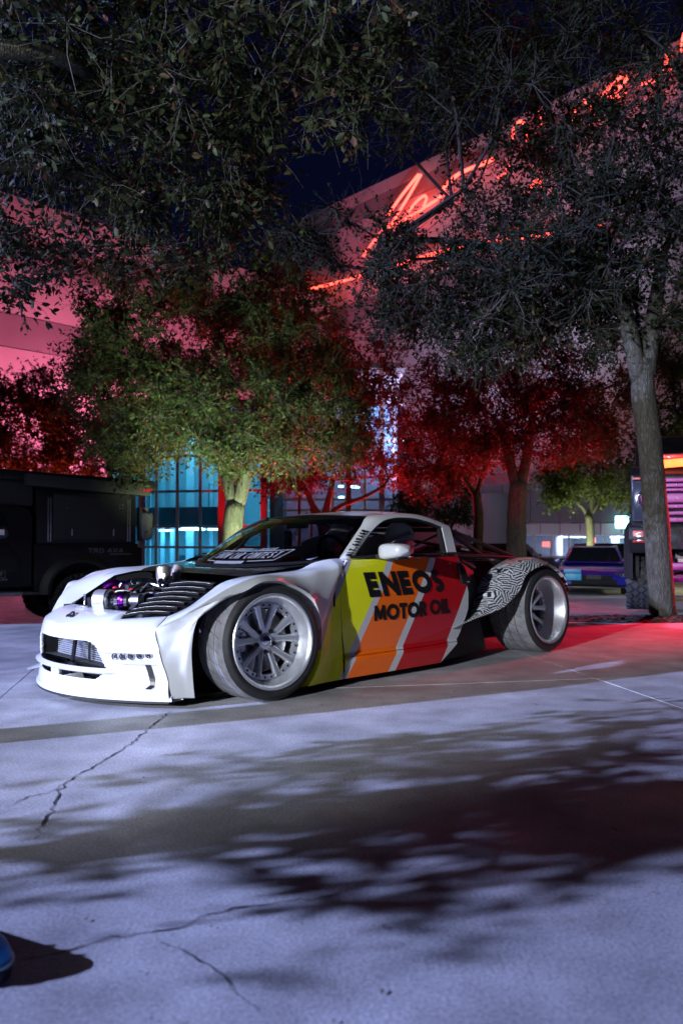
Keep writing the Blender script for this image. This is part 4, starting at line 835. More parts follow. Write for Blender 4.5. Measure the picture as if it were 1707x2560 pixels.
# intake tunnel, intercooler with bars, braces
mb = MB()
def ring(x, k): return [(x, s * w * k, z) for s, w, z in ((-1, .43, .207), (-1, .37, .32), (-1, .30, .352), (1, .30, .352), (1, .37, .32), (1, .43, .207), (-1, .43, .207))]
r0 = [(Xb(p[1], p[2]) - .012, p[1], p[2]) for p in ring(0, 1)]; mb.grid([r0, ring(3.46, .93)]); mb.build('intake_duct', M['void'], car)
MB().box((3.40, 0, .28), (.02, .9, .3)).build('core_panel', M['void'], car)
ic = MB().box((3.50, .0, .262), (.05, .66, .11)).build('intercooler', M['rim'], car)
mb = MB()
for k in range(9): mb.box((3.528, .0, .213 + k * .0122), (.012, .66, .0055))
mb.build('fin', M['chrome'], ic, kind='stuff')
mb = MB()
for k in range(4): mb.box((3.505, .0, .322 + k * .009), (.03, .62, .005))
mb.build('oil_cooler_fin', M['steel'], car)
MB().bar((3.60, .03, .205), (3.555, -.02, .355), .035, .012, (1, 0, 0)).build('brace', M['black'], car)
MB().bar((3.55, .14, .21), (3.55, .14, .35), .02, .008, (1, 0, 0)).build('brace', M['black'], car)
for s in (1, -1):
    mb = MB()
    mb.prism([(0, 0), (.16, 0), (.13, .085), (.03, .095)], lambda u, v: (3.56 + u - .02, s * (.085 + .012), .052 + v), lambda u, v: (3.56 + u - .02, s * (.085 - .012), .052 + v)); mb.build('lip_fin', M['white'], car, bevel=.004)
# splitter lip: a swept blade under the nose
rows = []
for u in np.linspace(-1, 1, 61):
    y = u * .757; x = 3.70 - .58 * y * y; f = .022
    rows.append([(x - .06, y, .05), (x + .0, y, .072), (x + f * .7, y, .066), (x + f, y * 1.02, .052), (x + f, y * 1.02, .044), (x - .06, y, .044), (x - .06, y, .05)])
MB().grid(rows).build('front_lip', M['white'], car, smooth=True, angle=35)
rows = []
for u in np.linspace(-1, 1, 41):
    y = u * .75; x = 3.70 - .58 * y * y; rows.append([(x + .02, y, .043), (x + .02, y, .030), (x - .5, y, .030), (x - .5, y, .043), (x + .02, y, .043)])
MB().grid(rows).build('splitter', M['matte'], car)
for s in (1, -1):                                   # canard tip
    mb = MB(); mb.prism([(3.30, .0), (3.56, .02), (3.42, .10), (3.34, .12)], lambda u, v: (u, s * (.70 + v), .10 - (u - 3.3) * .12), lambda u, v: (u, s * (.70 + v), .088 - (u - 3.3) * .12))
    if s < 0: mb.build('canard', M['white'], car)
    for k in range(5):                              # daylight lamps in the slot
        y = s * (.455 + .043 * k); x = Xb(y, .273)
        lm = MB().lathe([(0, .004), (.013, .006), (.017, .016), (.021, .016), (.021, 0)], (x - .006, y, .271 + .004 * k), (1, -.6 * -y / .66 * 1.2 * s * s, 0), 16).build('lamp', M['chrome'], car, smooth=True, angle=40)
        MB().lathe([(0, .012), (.010, .011)], (x - .006, y, .271 + .004 * k), (1, .75 * y, 0), 12).build('lens', M['void'], lm, smooth=True)
    rows = [[(Xb(s * (yc(z) - q_), z) + .003, s * (yc(z) - q_), z) for q_ in (.112, .098, .085)] for z in np.linspace(.232, .104, 8)]
    MB().grid(rows).build('side_vent', M['ink'], car)
# badge: ring with a bar
bp_ = P(177, 1543, 0.0)
nb = Vector((.75, 0, .66)).normalized()
mb = MB(); prof = [(.030 + .006 * math.cos(a), .006 * math.sin(a)) for a in np.linspace(0, 2 * math.pi, 9)]
bz = Vector((3.60, 0.0, .462)); mb.lathe(prof, bz + nb * .004, nb, 28); mb.build('badge', M['ink'], car, smooth=True)
MB().bar(tuple(bz + nb * .006 + Vector((0, -.044, 0))), tuple(bz + nb * .006 + Vector((0, .044, 0))), .016, .006, tuple(nb)).build('badge_bar', M['ink'], car)
# -- engine bay
MB().box((2.95, 0, .30), (.95, 1.2, .06)).build('bay_floor', M['void'], car)
for s in (1, -1):
    MB().grid([[(p[0][0], s * (p[0][1] + .01), .28) for p in ST[:10]], [(p[0][0], s * (p[0][1] + .01), p[0][2] - .012) for p in ST[:10]]]).build('bay_side', M['void'], car)
MB().grid([[(2.42, -.7, .2), (2.42, .7, .2)], [(2.42, -.7, .72), (2.42, .7, .72)]]).build('firewall', M['void'], car)
MB().bar((3.39, -.5, .47), (3.39, .5, .47), .05, .05).build('slam_panel', M['matte'], car)
tb = empty('turbocharger'); tb.parent = car
def seg(a, c, prof, mt, nm): d = Vector(c) - Vector(a); return MB().lathe([(r, h * d.length) for r, h in prof], a, d, 28).build(nm, M[mt], tb, smooth=True, angle=35)
Ta, Tb = P(240, 1500, -.02), P(350, 1499, .22); Ta = (Ta[0], Ta[1], .545); Tb = (Tb[0], Tb[1], .55)
TL = lambda t: tuple(np.array(Ta) + (np.array(Tb) - np.array(Ta)) * t)
seg(TL(0), TL(.34), [(0, -.06), (.045, -.04), (.062, .05), (.068, .2), (.068, 1), (0, 1)], 'rim', 'canister')
seg(TL(.30), TL(.33), [(.064, 0), (.073, 0), (.073, 1), (.064, 1)], 'black', 'clamp_band')
seg(TL(.34), TL(.62), [(.05, 0), (.062, .15), (.040, .4), (.058, .6), (.058, .9), (.04, 1)], 'chrome', 'compressor_housing')
seg(TL(.60), TL(.72), [(.03, 0), (.056, .05), (.060, .5), (.056, .95), (.03, 1)], 'purple', 'collar')
seg(TL(.72), TL(.80), [(.03, 0), (.056, .1), (.056, .9), (.03, 1)], 'chrome', 'collar')
seg(TL(.80), TL(1.05), [(.03, 0), (.042, .1), (.042, .9), (0, 1)], 'steel', 'outlet')
def tubeP(name, pts, r, mt, n=12): return MB().tube([tuple(p) for p in cr(pts, 16)], r, n).build(name, M[mt], car, smooth=True, angle=50)
tubeP('charge_pipe', [P(262, 1470, -.25), P(285, 1460, -.22), P(305, 1464, -.2), P(330, 1462, -.16)], .032, 'purple')
tubeP('charge_pipe', [P(330, 1462, -.16), P(352, 1458, -.12), P(378, 1460, -.08), P(405, 1468, 0)], .038, 'chrome')
tubeP('charge_pipe', [P(286, 1470, -.2), P(310, 1476, -.1), P(335, 1474, 0)], .012, 'redpaint')
for i in range(22):
    px, py, y = random.uniform(300, 420), random.uniform(1456, 1496), random.uniform(-.25, .15); c = P(px, py, y); mt = random.choice(['chrome', 'chrome', 'steel', 'steel', 'black', 'matte', 'rim'])
    ax = Vector((random.gauss(0, 1), random.gauss(0, 1), random.gauss(0, .7))); r = random.uniform(.008, .022); l = random.uniform(.02, .06)
    MB().lathe([(0, 0), (r, 0), (r, .35 * l), (r * .7, .4 * l), (r * .7, .9 * l), (r * 1.1, .92 * l), (r * 1.1, l), (0, l)], c, ax, 12).build('fitting', M[mt], car, smooth=True, angle=35)
for i in range(7):
    a, c = P(random.uniform(250, 330), random.uniform(1470, 1505), random.uniform(-.15, .1)), P(random.uniform(330, 430), random.uniform(1456, 1490), random.uniform(-.1, .2)); mdl = (np.array(a) + np.array(c)) / 2 + np.array((0, 0, random.uniform(-.03, .05)))
    tubeP('hose', [a, mdl, c], random.uniform(.005, .010), random.choice(['matte', 'black', 'steel']), 7)
MB().grid([[P(322, 1524, .24), P(345, 1484, .20)], [P(336, 1519, .26), P(366, 1482, .24)]]).build('heat_shield', M['steel'], car)
MB().box(P(206, 1520, -.12), (.05, .07, .03)).build('reservoir', M['rim'], car, bevel=.006); tubeP('strut', [P(213, 1485, -.12), P(212, 1505, -.12), P(214, 1520, -.1)], .007, 'chrome', 8)
mb = MB()
for i in range(5):
    y = -.5 + i * .11
    mb.box((2.85 + .05 * i, y, .55 + .01 * i), (.32, .06, .08))
mb.build('engine_block', M['matte'], car, bevel=.01)
for k, (pa_, pb_, r) in enumerate((((413, 1456), (410, 1419), .047), ((437, 1456), (447, 1416), .036))):
    a, c = P(*pa_, .02 - .04 * k), P(*pb_, .0 - .04 * k); md = ((a[0] + c[0]) / 2 + .006, (a[1] + c[1]) / 2, (a[2] + c[2]) / 2)
    pts = cr([a, md, c], 12); mb = MB(); mb.tube([tuple(p) for p in pts], r, 24, caps=False); o = mb.build('exhaust_stack', M['burnt'], car, smooth=True); s_ = o.modifiers.new('wall', 'SOLIDIFY'); s_.thickness = .004
# -- louvred vent panel in the bonnet corner
LA, LB_, LC, LD = [np.array(p) for p in ((3.478, .388, .466), (3.308, .605, .486), (2.985, .635, .662), (3.13, .40, .662))]
def lq(u, v): return (1 - v) * ((1 - u) * LA + u * LB_) + v * ((1 - u) * LD + u * LC)
MB().grid([[tuple(lq(u, v) - np.array((0, 0, .012))) for u in (0, .5, 1)] for v in np.linspace(0, 1, 6)]).build('vent_backing', M['ink'], car)
M['louvre'] = mat('flat_black_louvre', (.006, .006, .007), .7, spec=.12)
lv = empty('louvre_panel'); lv.parent = car
for k in range(7):
    v0 = .01 + k * .14; v1 = v0 + .12; rows = []
    for u in np.linspace(0, 1, 12):
        a, c = lq(u, v0), lq(u, min(v1, 1)); bow = .012 * math.sin(u * math.pi); z_ = np.array((0, 0, 1))
        rows.append([tuple(a + z_ * (bow + .016)), tuple(a + z_ * (bow + .019) + (c - a) * .06), tuple(a + (c - a) * .5 + z_ * (bow + .012)), tuple(c + z_ * (bow - .006)), tuple(a + (c - a) * .5 + z_ * (bow - .004)), tuple(a + z_ * (bow + .008)), tuple(a + z_ * (bow + .016))])
    sl = MB().grid(rows).build('slat', M['louvre'], lv, smooth=True, angle=35)
    e = [tuple(np.array(r[1]) + np.array((0, 0, .002))) for r in rows]; MB().tube(e, .0012, 5).build('slat_edge', M['steel'], lv, smooth=True)
# cowl panel between louvres and windscreen
def wsb(t):  # windscreen base, t -1..1
    y = .72 * t; return np.array((2.12 + .47 * (1 - t * t) ** .8, y, .768 - .045 * (1 - t * t)))
def wst(t):
    y = .55 * t; return np.array((1.667 + .085 * (1 - t * t), y, 1.077 + .018 * (1 - t * t)))
rows = [[tuple(np.array((2.84 - .05 * abs(t) ** 2, .63 * t, .690 + .01 * (1 - t * t)))) for t in np.linspace(-1, 1, 25)], [tuple(np.array((2.70, .66 * t, .715 + .015 * (1 - t * t)))) for t in np.linspace(-1, 1, 25)], [tuple(wsb(t) + np.array((.02, 0, -.006))) for t in np.linspace(-1, 1, 25)], [tuple(wsb(t) + np.array((-.25, 0, -.03))) for t in np.linspace(-1, 1, 25)]]
MB().grid([[tuple(p) for p in r] for r in np.array([cr([rows[k][j] for k in range(4)], 16) for j in range(25)])]).build('cowl_panel', M['carbon'], car, smooth=True)
# -- windscreen
M['sticker'] = mat('grey_white_sticker', (.17, .17, .18), .7)
def wsp(t, v): a, c = wsb(t), wst(t); p = a + (c - a) * v; p[2] += .055 * math.sin(v * math.pi) * .6; p[0] += .02 * math.sin(v * math.pi); return p
MB().grid([[tuple(wsp(t, v)) for t in np.linspace(-1, 1, 31)] for v in np.linspace(0, 1, 16)]).build('windscreen', M['glass_car'], car, smooth=True)
for w0, w1 in ((0, .045), (.955, 1.0)):
    MB().grid([[tuple(wsp(t, v) + np.array((.004, 0, .003))) for t in np.linspace(-1, 1, 31)] for v in (w0, w1)]).build('screen_band', M['ink'], car, smooth=True)
MB().tube([tuple(wsp(-1, v) + np.array((.0, -.012, .006))) for v in np.linspace(0, 1, 16)], .012, 8).build('screen_trim', M['matte'], car, smooth=True)
def ws_map(t0, v0):                  # lettering on the screen: u runs from the car's right to its left
    def fn(u, v, l): p = wsp(t0 + u / .64, v0 + v / .58); return tuple(p + np.array((.75, 0, .66)) * (.004 + l))
    return fn
letters('SHOW CAR CONTEST', ws_map(-.20, .12), .052, {'*': .026, 'W': .036, ' ': .018, 'S': .025, 'O': .027}, .006, .008, lean=.35).build('screen_lettering', M['sticker'], car)
letters('NOBODY - INSIDE', ws_map(.02, .23), .024, {'*': .018, ' ': .012, 'I': .010}, .005, .005, lean=.35).build('screen_lettering', M['sticker'], car)
fr = MB()
def line_ws(pts, w):
    fn = ws_map(-.29, .085)
    for (a, c) in zip(pts[:-1], pts[1:]):
        n = 10; L_, R_ = [], []; d = np.subtract(c, a); d = d / np.linalg.norm(d); nn = np.array((-d[1], d[0])) * w / 2
        for i in range(n + 1):
            q_ = np.add(a, np.subtract(c, a) * i / n); L_.append(fn(*(q_ + nn), .0005)); R_.append(fn(*(q_ - nn), .0005))
        fr.grid([L_, R_])
line_ws([(0, 0), (.05, .085), (.62, .085), (.56, .0), (.40, .0)], .006); line_ws([(0, 0), (.12, .0)], .006); line_ws([(.13, -.008), (.38, -.008)], .022)
fr.build('banner_frame', M['sticker'], car)
# -- roof, pillars, rails
RL = [(1.667, .55, 1.077), (1.5, .548, 1.096), (1.346, .545, 1.107), (1.2, .542, 1.107), (1.074, .54, 1.098), (.92, .542, 1.068), (.775, .55, 1.022)]
rl = cr(RL, 30); rows = []
for j, p in enumerate(rl):
    r = []
    for t in np.linspace(-1, 1, 23):
        q_ = 1 - t * t; r.append((p[0] + .085 * q_ * max(0, 1 - j / 8), p[1] * t, p[2] + (.022 + .004 * math.sin(j / 29 * 3.14)) * q_))
    rows.append(r)
MB().grid(rows).build('roof', M['white'], car, smooth=True)
outer = [(2.12, .72, .768), (1.9, .64, .920), (1.77, .592, 1.006), (1.667, .55, 1.077), (1.5, .548, 1.096), (1.346, .545, 1.107), (1.2, .542, 1.107), (1.074, .54, 1.098), (.92, .542, 1.068), (.775, .55, 1.022)]
inner = [P(874, 1403, .755), P(884, 1392, .735), P(916, 1344, .68), P(936, 1320, .655), P(956, 1303, .635), P(978, 1296, .62), P(1001, 1293.5, .612), P(1037, 1296, .607), P(1076, 1306, .607), P(1104, 1317, .612), P(1124, 1321, .612)]
co, ci = cr(outer, 60), cr(inner, 60)
for s in (1, -1):
    rows = []
    for a, c in zip(co, ci):
        mdl = (a + c) / 2 + np.array((0, .012, .008)); r = [(p[0], s * p[1], p[2]) for p in cr([a, mdl, c], 7)]; r.append((c[0], s * (c[1] - .03), c[2] + .004)); rows.append(r)
    MB().grid(rows).build('side_rail', M['white'], car, smooth=True, angle=45)
    bq = [P(1104, 1317, .612), P(1125, 1321, .612), P(1133, 1350, .70), P(1141, 1384, .80), P(1119, 1385, .80), P(1112, 1350, .70)]
    lft = [bq[0], bq[5], bq[4]]; rgt = [bq[1], bq[2], bq[3]]; L3, R3 = cr(lft, 10), cr(rgt, 10)
    rows = [[(a[0], s * (a[1] - .03), a[2]), (a[0], s * a[1], a[2]), (c[0], s * c[1], c[2]), (c[0] - .005, s * (c[1] - .06), c[2])] for a, c in zip(L3, R3)]
    MB().grid(rows).build('b_pillar', M['white'], car, smooth=True, angle=40)
    # black seal round the window
    mb = MB(); mb.tube([(p[0] + .004, s * (p[1] - .012), p[2] - .008) for p in cr(inner[1:], 50)], .011, 6); mb.tube([(p[0] + .012, s * (p[1] - .02), p[2]) for p in L3], .012, 6); mb.build('window_seal', M['matte'], car, smooth=True)
fnm = lambda u, v, l: (lambda a, c: tuple(a + (c - a) * (.5) + np.array((0, .016, .012)) + (np.array((c[0] - a[0], 0, 0))) * 0))(co[0], ci[0])
def pillar_map(u, v, l):             # lettering up the left pillar
    s = .10 + u / .60; i = s * 21; i0 = int(i); f_ = i - i0
    a = co[i0] + (co[i0 + 1] - co[i0]) * f_; c = ci[i0] + (ci[i0 + 1] - ci[i0]) * f_
    d = (a - c) / np.linalg.norm(a - c); m_ = (a + c) / 2 + np.array((0, .013, .009)); n_ = np.cross(co[i0 + 1] - co[i0], d); n_ /= np.linalg.norm(n_); n_ = n_ if n_[1] > 0 else -n_
    return tuple(m_ + d * (v - .022) + n_ * (.004 + l))
letters('MLZ_GARAGE', pillar_map, .044, {'*': .033, '_': .028, 'L': .026, 'Z': .028}, .0075, .0120, step=.006).build('pillar_lettering', M['ink'], car)
def side_map(x0, z0):
    def fn(u, v, l): x, z = x0 - u, z0 + v; return (x, Yd(x, z) + .0025 + l, z)
    return fn
letters('ENEOS', side_map(1.978, .538), .163, {'*': .158, 'E': .118, 'S': .125, 'O': .185, 'N': .165}, .018, .046, lean=-.30, step=.02).build('door_lettering', M['ink'], car)
letters('MOTOR', side_map(1.948, .378), .107, {'*': .098, 'M': .115, 'O': .112, 'T': .075, 'R': .078}, .010, .027, lean=-.02, step=.02).build('door_lettering', M['ink'], car)
letters('OIL', side_map(1.378, .382), .108, {'*': .1, 'O': .112, 'I': .03, 'L': .062}, .012, .027, lean=-.05, step=.02).build('door_lettering', M['ink'], car)
# -- mirror
for s in (1,):
    c = np.array(P(988, 1378, .985)); c[1] *= s; mb = MB(); n1, n2 = 14, 24
    rows = []
    for i in range(n1 + 1):
        t = -1 + 2 * i / n1; w = (1 - abs(t) ** 3.2) ** .42; r = []
        for k in range(n2 + 1):
            a = 2 * math.pi * k / n2; ex = lambda q_: math.copysign(abs(q_) ** .62, q_); r.append((c[0] + .068 * w * ex(math.cos(a)) + (.015 if math.cos(a) > 0 else 0) * w, c[1] + s * .118 * t, c[2] + (.052 - .008 * t) * w * ex(math.sin(a)) + .006 * t))
        rows.append(r)
    mi = mb.grid(rows).build('mirror', M['white'], car, smooth=True)
    MB().bar((c[0] + .02, s * .83, .800), (c[0] - .005, c[1] - s * .03, c[2] - .03), .05, .03).build('mirror_arm', M['matte'], mi, bevel=.008)
    tr = c + np.array((.01, 0, -.046)); MB().box(tuple(tr), (.10, .16, .014)).build('mirror_base', M['matte'], mi, bevel=.004)
# -- wheels
def wheel(name, x, y, z, side, W_, dish, steer, camber, Rt=.338, rim_r=.270):
    w = empty(name, (x, y, z)); w.parent = car
    # local axis: +Y outwards for the left side
    w.rotation_euler = (camber * (1 if side > 0 else -1) , 0, (0 if side > 0 else math.pi) + steer)
    ty = MB(); pr = [(rim_r - .012, -W_ + .02), (rim_r + .02, -W_), (Rt - .03, -W_ - .002), (Rt - .010, -W_ + .012)]
    ty.lathe(pr, (0, 0, 0), (0, 1, 0), 72); pr = [(Rt - .010, -.012), (Rt - .03, .004), (rim_r + .03, .010), (rim_r + .012, .006), (rim_r - .004, -.004), (rim_r - .02, -.03)]
    ty.lathe(pr, (0, 0, 0), (0, 1, 0), 72); t = ty.build('tyre', M['rubber'], w, smooth=True, angle=50)
    pr = [(Rt - .010, -W_ + .012)]; gz_ = np.linspace(-W_ + .03, -.03, 5)
    for a, c in zip(gz_[:-1], gz_[1:]): pr += [(Rt, a + .004), (Rt, c - .004), (Rt - .010, c - .003), (Rt - .010, c + .003)]
    pr = pr[:-2] + [(Rt - .010, -.012)]
    tm = MB().lathe(pr, (0, 0, 0), (0, 1, 0), 96); tm.build('tread', M['tread'], w, smooth=True, angle=30)
    mb = MB()                                              # cross grooves as slim dark bars
    for k in range(26):
        a0 = 2 * math.pi * k / 26
        for j, (a, c) in enumerate(zip(gz_[:-1], gz_[1:])):
            a1 = a0 + .06 * j; pts = [(Rt + .0004, a + .006, a1), (Rt + .0004, c - .006, a1 + .07)]
            q_ = []
            for r_, yy, an_ in pts:
                for da in (-.0055, .0055): q_.append((r_ * math.sin(an_ + da), yy, r_ * math.cos(an_ + da)))
            mb.add(q_, [(0, 1, 3, 2)])
    mb.build('tread_groove', M['ink'], w, kind='stuff')
    # stepped lip and barrel
    rim = MB().lathe([(rim_r - .03, -W_ + .04), (rim_r - .018, -.03), (rim_r - .004, -.004), (rim_r + .004, .006), (rim_r, .011), (rim_r - .010, .011), (rim_r - .018, .004), (rim_r - .026, -.012), (rim_r - .034, -dish * .6), (rim_r - .050, -dish), (rim_r - .075, -dish - .004), (rim_r - .080, -dish - .02), (rim_r - .06, -dish - .05), (rim_r - .05, -W_ + .04)], (0, 0, 0), (0, 1, 0), 72).build('rim', M['rim'], w, smooth=True, angle=35)
    rs = rim_r - .055; yf = -dish + .012
    sp = MB(); yh = yf - .012
    for k in range(5):
        for s in (-1, 1):
            a0 = 2 * math.pi * k / 5 + s * .10; a1 = 2 * math.pi * k / 5 + s * .30
            # tapered spoke from hub to the ring
            u0 = np.array((math.sin(a0), math.cos(a0))) * .045; u1 = np.array((math.sin(a1), math.cos(a1))) * (rs - .002); dv = u1 - u0; dv /= np.linalg.norm(dv); nv = np.array((-dv[1], dv[0]))
            pts = []
            for (q_, wd, yy) in ((u0, .022, yh - .012), (u0 + (u1 - u0) * .5, .0165, yh - .004), (u1, .025, yf)):
                for sg, dy, kk in ((-1, -.030, 1), (-1, -.006, 1), (-.55, 0, 1), (.55, 0, 1), (1, -.006, 1), (1, -.030, 1)): p2 = q_ + nv * wd * sg; pts.append((p2[0], yy + dy, p2[1]))
            sp.add(pts, [(i * 6 + j, i * 6 + j + 1, (i + 1) * 6 + j + 1, (i + 1) * 6 + j) for i in range(2) for j in range(5)] + [(12, 13, 14, 15, 16, 17)])
    sp.lathe([(0, yh - .010), (.05, yh - .012), (.066, yh - .018), (.072, yh - .045)], (0, 0, 0), (0, 1, 0), 30)
    sp.build('spokes', M['rim'], w, smooth=True, angle=32)
    MB().lathe([(rs + .006, -dish - .002), (rs + .004, -dish + .006), (rs - .022, -dish + .006), (rs - .024, -dish - .02)], (0, 0, 0), (0, 1, 0), 60).build('rivet_ring', M['rim'], w, smooth=True, angle=35)
    riv = None
    for k in range(30):
        a = 2 * math.pi * (k + .5) / 30
        if min(abs(((a - 2 * math.pi * q_ / 5 - s * .30 + math.pi) % (2 * math.pi)) - math.pi) for q_ in range(5) for s in (-1, 1)) < .085: continue
        p = (math.sin(a) * (rs - .009), -dish + .006, math.cos(a) * (rs - .009))
        if riv is None: riv = MB().lathe([(.0065, 0), (.0065, .004), (.004, .006), (0, .006)], (0, 0, 0), (0, 1, 0), 8).build('rivet', M['ink'], w, smooth=True, angle=40); riv.location = p
        else: r_ = bpy.data.objects.new('rivet', riv.data); COL.objects.link(r_); r_.parent = w; r_.location = p
    cap = MB().lathe([(.030, yh - .012), (.030, yh + .004), (.024, yh + .008), (0, yh + .009)], (0, 0, 0), (0, 1, 0), 24).build('centre_cap', M['chrome'], w, smooth=True, angle=40)
    for k in range(5):
        a = 2 * math.pi * (k + .5) / 5; MB().lathe([(.014, yh - .022), (.014, yh - .012), (.009, yh - .010), (.009, yh + .002), (0, yh + .003)], (math.sin(a) * .062, 0, math.cos(a) * .062), (0, 1, 0), 10).build('lug_nut', M['ink'], w, smooth=True, angle=40)
    MB().lathe([(.05, -dish - .075), (.185, -dish - .075), (.185, -dish - .095), (.05, -dish - .095)], (0, 0, 0), (0, 1, 0), 48).build('brake_disc', M['steel'], w, smooth=True, angle=40)
    MB().lathe([(0, -dish - .12), (rim_r - .05, -dish - .12)], (0, 0, 0), (0, 1, 0), 40).build('barrel_back', M['void'], w)
    cp = MB().lathe([(.115, -dish - .05), (.195, -dish - .05), (.198, -dish - .06), (.198, -dish - .11)], (0, 0, 0), (0, 1, 0), 14, up=(1, 0, 0), a0=R(-42) + 0, a1=R(42)).build('caliper', M['rim'], w, smooth=True, angle=40)
    if side > 0 and dish < .15:
        def cm(u, v, l): a = .42 - (u / .155) + .0; return (math.cos(a) * (.150 + v - .012), -dish - .046 + l, math.sin(a) * (.150 + v - .012))
        # lettering runs up the caliper
        letters('brembo', lambda u, v, l: (.158 - v + .012 - .028 * ((u - .06) / .06) ** 2, -dish - .046 + l, -.062 + u), .026, {'*': .016, 'm': .024, 'r': .011}, .0045, .0042, step=.01).build('caliper_lettering', M['ink'], cp)
    return w
wheel('front_wheel', 2.848, .97, .338, 1, .30, .075, R(-5), R(3))
wheel('front_wheel', 2.848, -.97, .338, -1, .30, .075, R(-5), R(3))
wheel('rear_wheel', 0, .985, .342, 1, .36, .175, 0, R(3.5), .342)
wheel('rear_wheel', 0, -.985, .342, -1, .36, .175, 0, R(3.5), .342)
# wheel wells and underside
for s in (1, -1):
    MB().box((2.84, s * .585, .33), (.72, .05, .38)).build('wheel_well', M['void'], car)
    MB().box((2.30, s * .74, .36), (.03, .28, .62)).build('wheel_well', M['void'], car)
    MB().box((3.235, s * .60, .25), (.02, .20, .34)).build('wheel_well', M['void'], car)
MB().box((1.62, 0, .10), (1.5, 1.6, .08)).build('floor_pan', M['void'], car)
MB().box((2.85, 0, .10), (.95, 1.0, .10)).build('undertray', M['void'], car)
# -- rear: overfenders, tubes, bulkhead
OFo = [(-.36, .96, .46), (-.28, .975, .58), (-.16, .985, .66), (-.02, .99, .703), (.107, .99, .702), (.22, .985, .672), (.319, .98, .627), (.40, .975, .515), (.50, .968, .445), (.61, .96, .389), (.75, .945, .357), (.88, .93, .333), (1.02, .915, .30), (1.134, .905, .275)]
OFi = [(-.40, .62, .50), (-.28, .63, .64), (-.12, .65, .73), (.06, .67, .755), (.20, .69, .735), (.34, .71, .700), (.47, .72, .650), (.57, .73, .585), (.63, .74, .52), (.675, .75, .46), (.73, .77, .40), (.80, .80, .345), (.93, .84, .30), (1.136, .90, .272)]
a_, c_ = cr(OFo, 60), cr(OFi, 60)
for s in (1, -1):
    rows = []
    for k, (p, q_) in enumerate(zip(a_, c_)):
        bl = math.sin(k / 59 * math.pi); mdl = (p * .55 + q_ * .45) + np.array((.02 * bl, .05 * bl, .045 * bl)); r = [(v[0], s * v[1], v[2]) for v in cr([p, mdl, q_], 14)]
        r.insert(0, (p[0], s * (p[1] - .03), p[2] - .012)); rows.append(r)
    MB().grid(rows).build('overfender', M['maze'], car, smooth=True, angle=45)
    rows = [[(p[0], s * (p[1] - .035), p[2] - .004), (p[0] - .02, s * (p[1] - .12), p[2] - .05)] for p in a_[22:]]; MB().grid(rows).build('fender_liner', M['matte'], car, smooth=True)
    MB().box((.30, s * .60, .42), (1.1, .04, .62)).build('wheel_tub', M['void'], car)
    MB().grid([[(1.10, s * .88, .27), (.62, s * .72, .44)], [(1.30, s * .89, .05), (.60, s * .80, .06)]]).build('rear_valance', M['matte'], car)
    MB().grid([[(1.03, s * .80, .80), (.62, s * .70, .66)], [(.95, s * .83, .60), (.62, s * .74, .50)], [(1.02, s * .84, .28), (.74, s * .76, .26)]]).build('quarter_closing_panel', M['matte'], car, smooth=True)
    # bolted black plate at the rear edge of the door
    pl = [P(1140, 1402, .882), P(1152, 1408, .885), P(1161, 1425, .895), P(1171, 1460, .90), P(1154, 1461, .905)]
    cen = np.mean(pl, 0); fa = [tuple((p[0], s * (p[1] + .012), p[2])) for p in pl]; fb = [tuple((p[0], s * (p[1] - .01), p[2])) for p in pl]
    mb = MB(); n = 5; mb.add(fa + fb, [tuple(range(n)), tuple(range(2 * n - 1, n - 1, -1))] + [(i, (i + 1) % n, n + (i + 1) % n, n + i) for i in range(n)]); mb.build('quarter_plate', M['black'], car, bevel=.004)
    MB().lathe([(.008, 0), (.006, .005), (0, .006)], (pl[3][0] + .02, s * (pl[3][1] + .013), pl[3][2] + .018), (0, s, 0), 10).build('bolt', M['chrome'], car, smooth=True)
tubes = [((1125, 1326, .56), (1280, 1391, .60), .017), ((1132, 1338, .60), (1200, 1386, .62), .017), ((1141, 1387, .66), (1282, 1394, .60), .018), ((1200, 1386, .62), (1282, 1394, .60), .014), ((1282, 1394, .60), (1330, 1425, .62), .018), ((1150, 1400, .70), (1185, 1420, .70), .014)]
for (a0, a1, a2), (b0, b1, b2), r in tubes:
    for s in (1, -1):
        p, q_ = P(a0, a1, a2), P(b0, b1, b2); MB().tube([(p[0], s * p[1], p[2]), (q_[0], s * q_[1], q_[2])], r, 12).build('roll_tube', M['black'], car, smooth=True, angle=50)
for x, y, z, r in ((.68, .56, .80, .018), (.38, .58, .78, .016), (-.06, .60, .76, .018), (.76, .54, .99, .018), (-.3, .62, .70, .018)): MB().tube([(x, -y, z), (x, y, z)], r, 12).build('roll_tube', M['black'], car, smooth=True, angle=50)
for a, c in (((.68, -.56, .80), (-.06, .6, .76)), ((.76, .54, .99), (.1, -.56, .78)), ((.76, -.54, .99), (.1, .56, .78))): MB().tube([a, c], .014, 10).build('roll_tube', M['black'], car, smooth=True, angle=50)
MB().box((.45, 0, .62), (.5, 1.06, .20)).build('fuel_cell', M['void'], car, bevel=.02); MB().grid([[(.80, -.66, .75), (.80, .66, .75)], [(.80, -.66, .15), (.80, .66, .15)]]).build('bulkhead', M['void'], car)
MB().box((-.52, 0, .45), (.06, 1.5, .16)).build('rear_bar', M['black'], car, bevel=.02); MB().box((-.05, 0, .36), (1.0, 1.1, .2)).build('rear_subframe', M['void'], car)
rr = empty('rear_wing_stay'); rr.parent = car
for z in (.235, .165): MB().bar((.72, .35, z), (.45, .62, z - .01), .05, .03).build('suspension_arm', M['redpaint'], rr, bevel=.006)
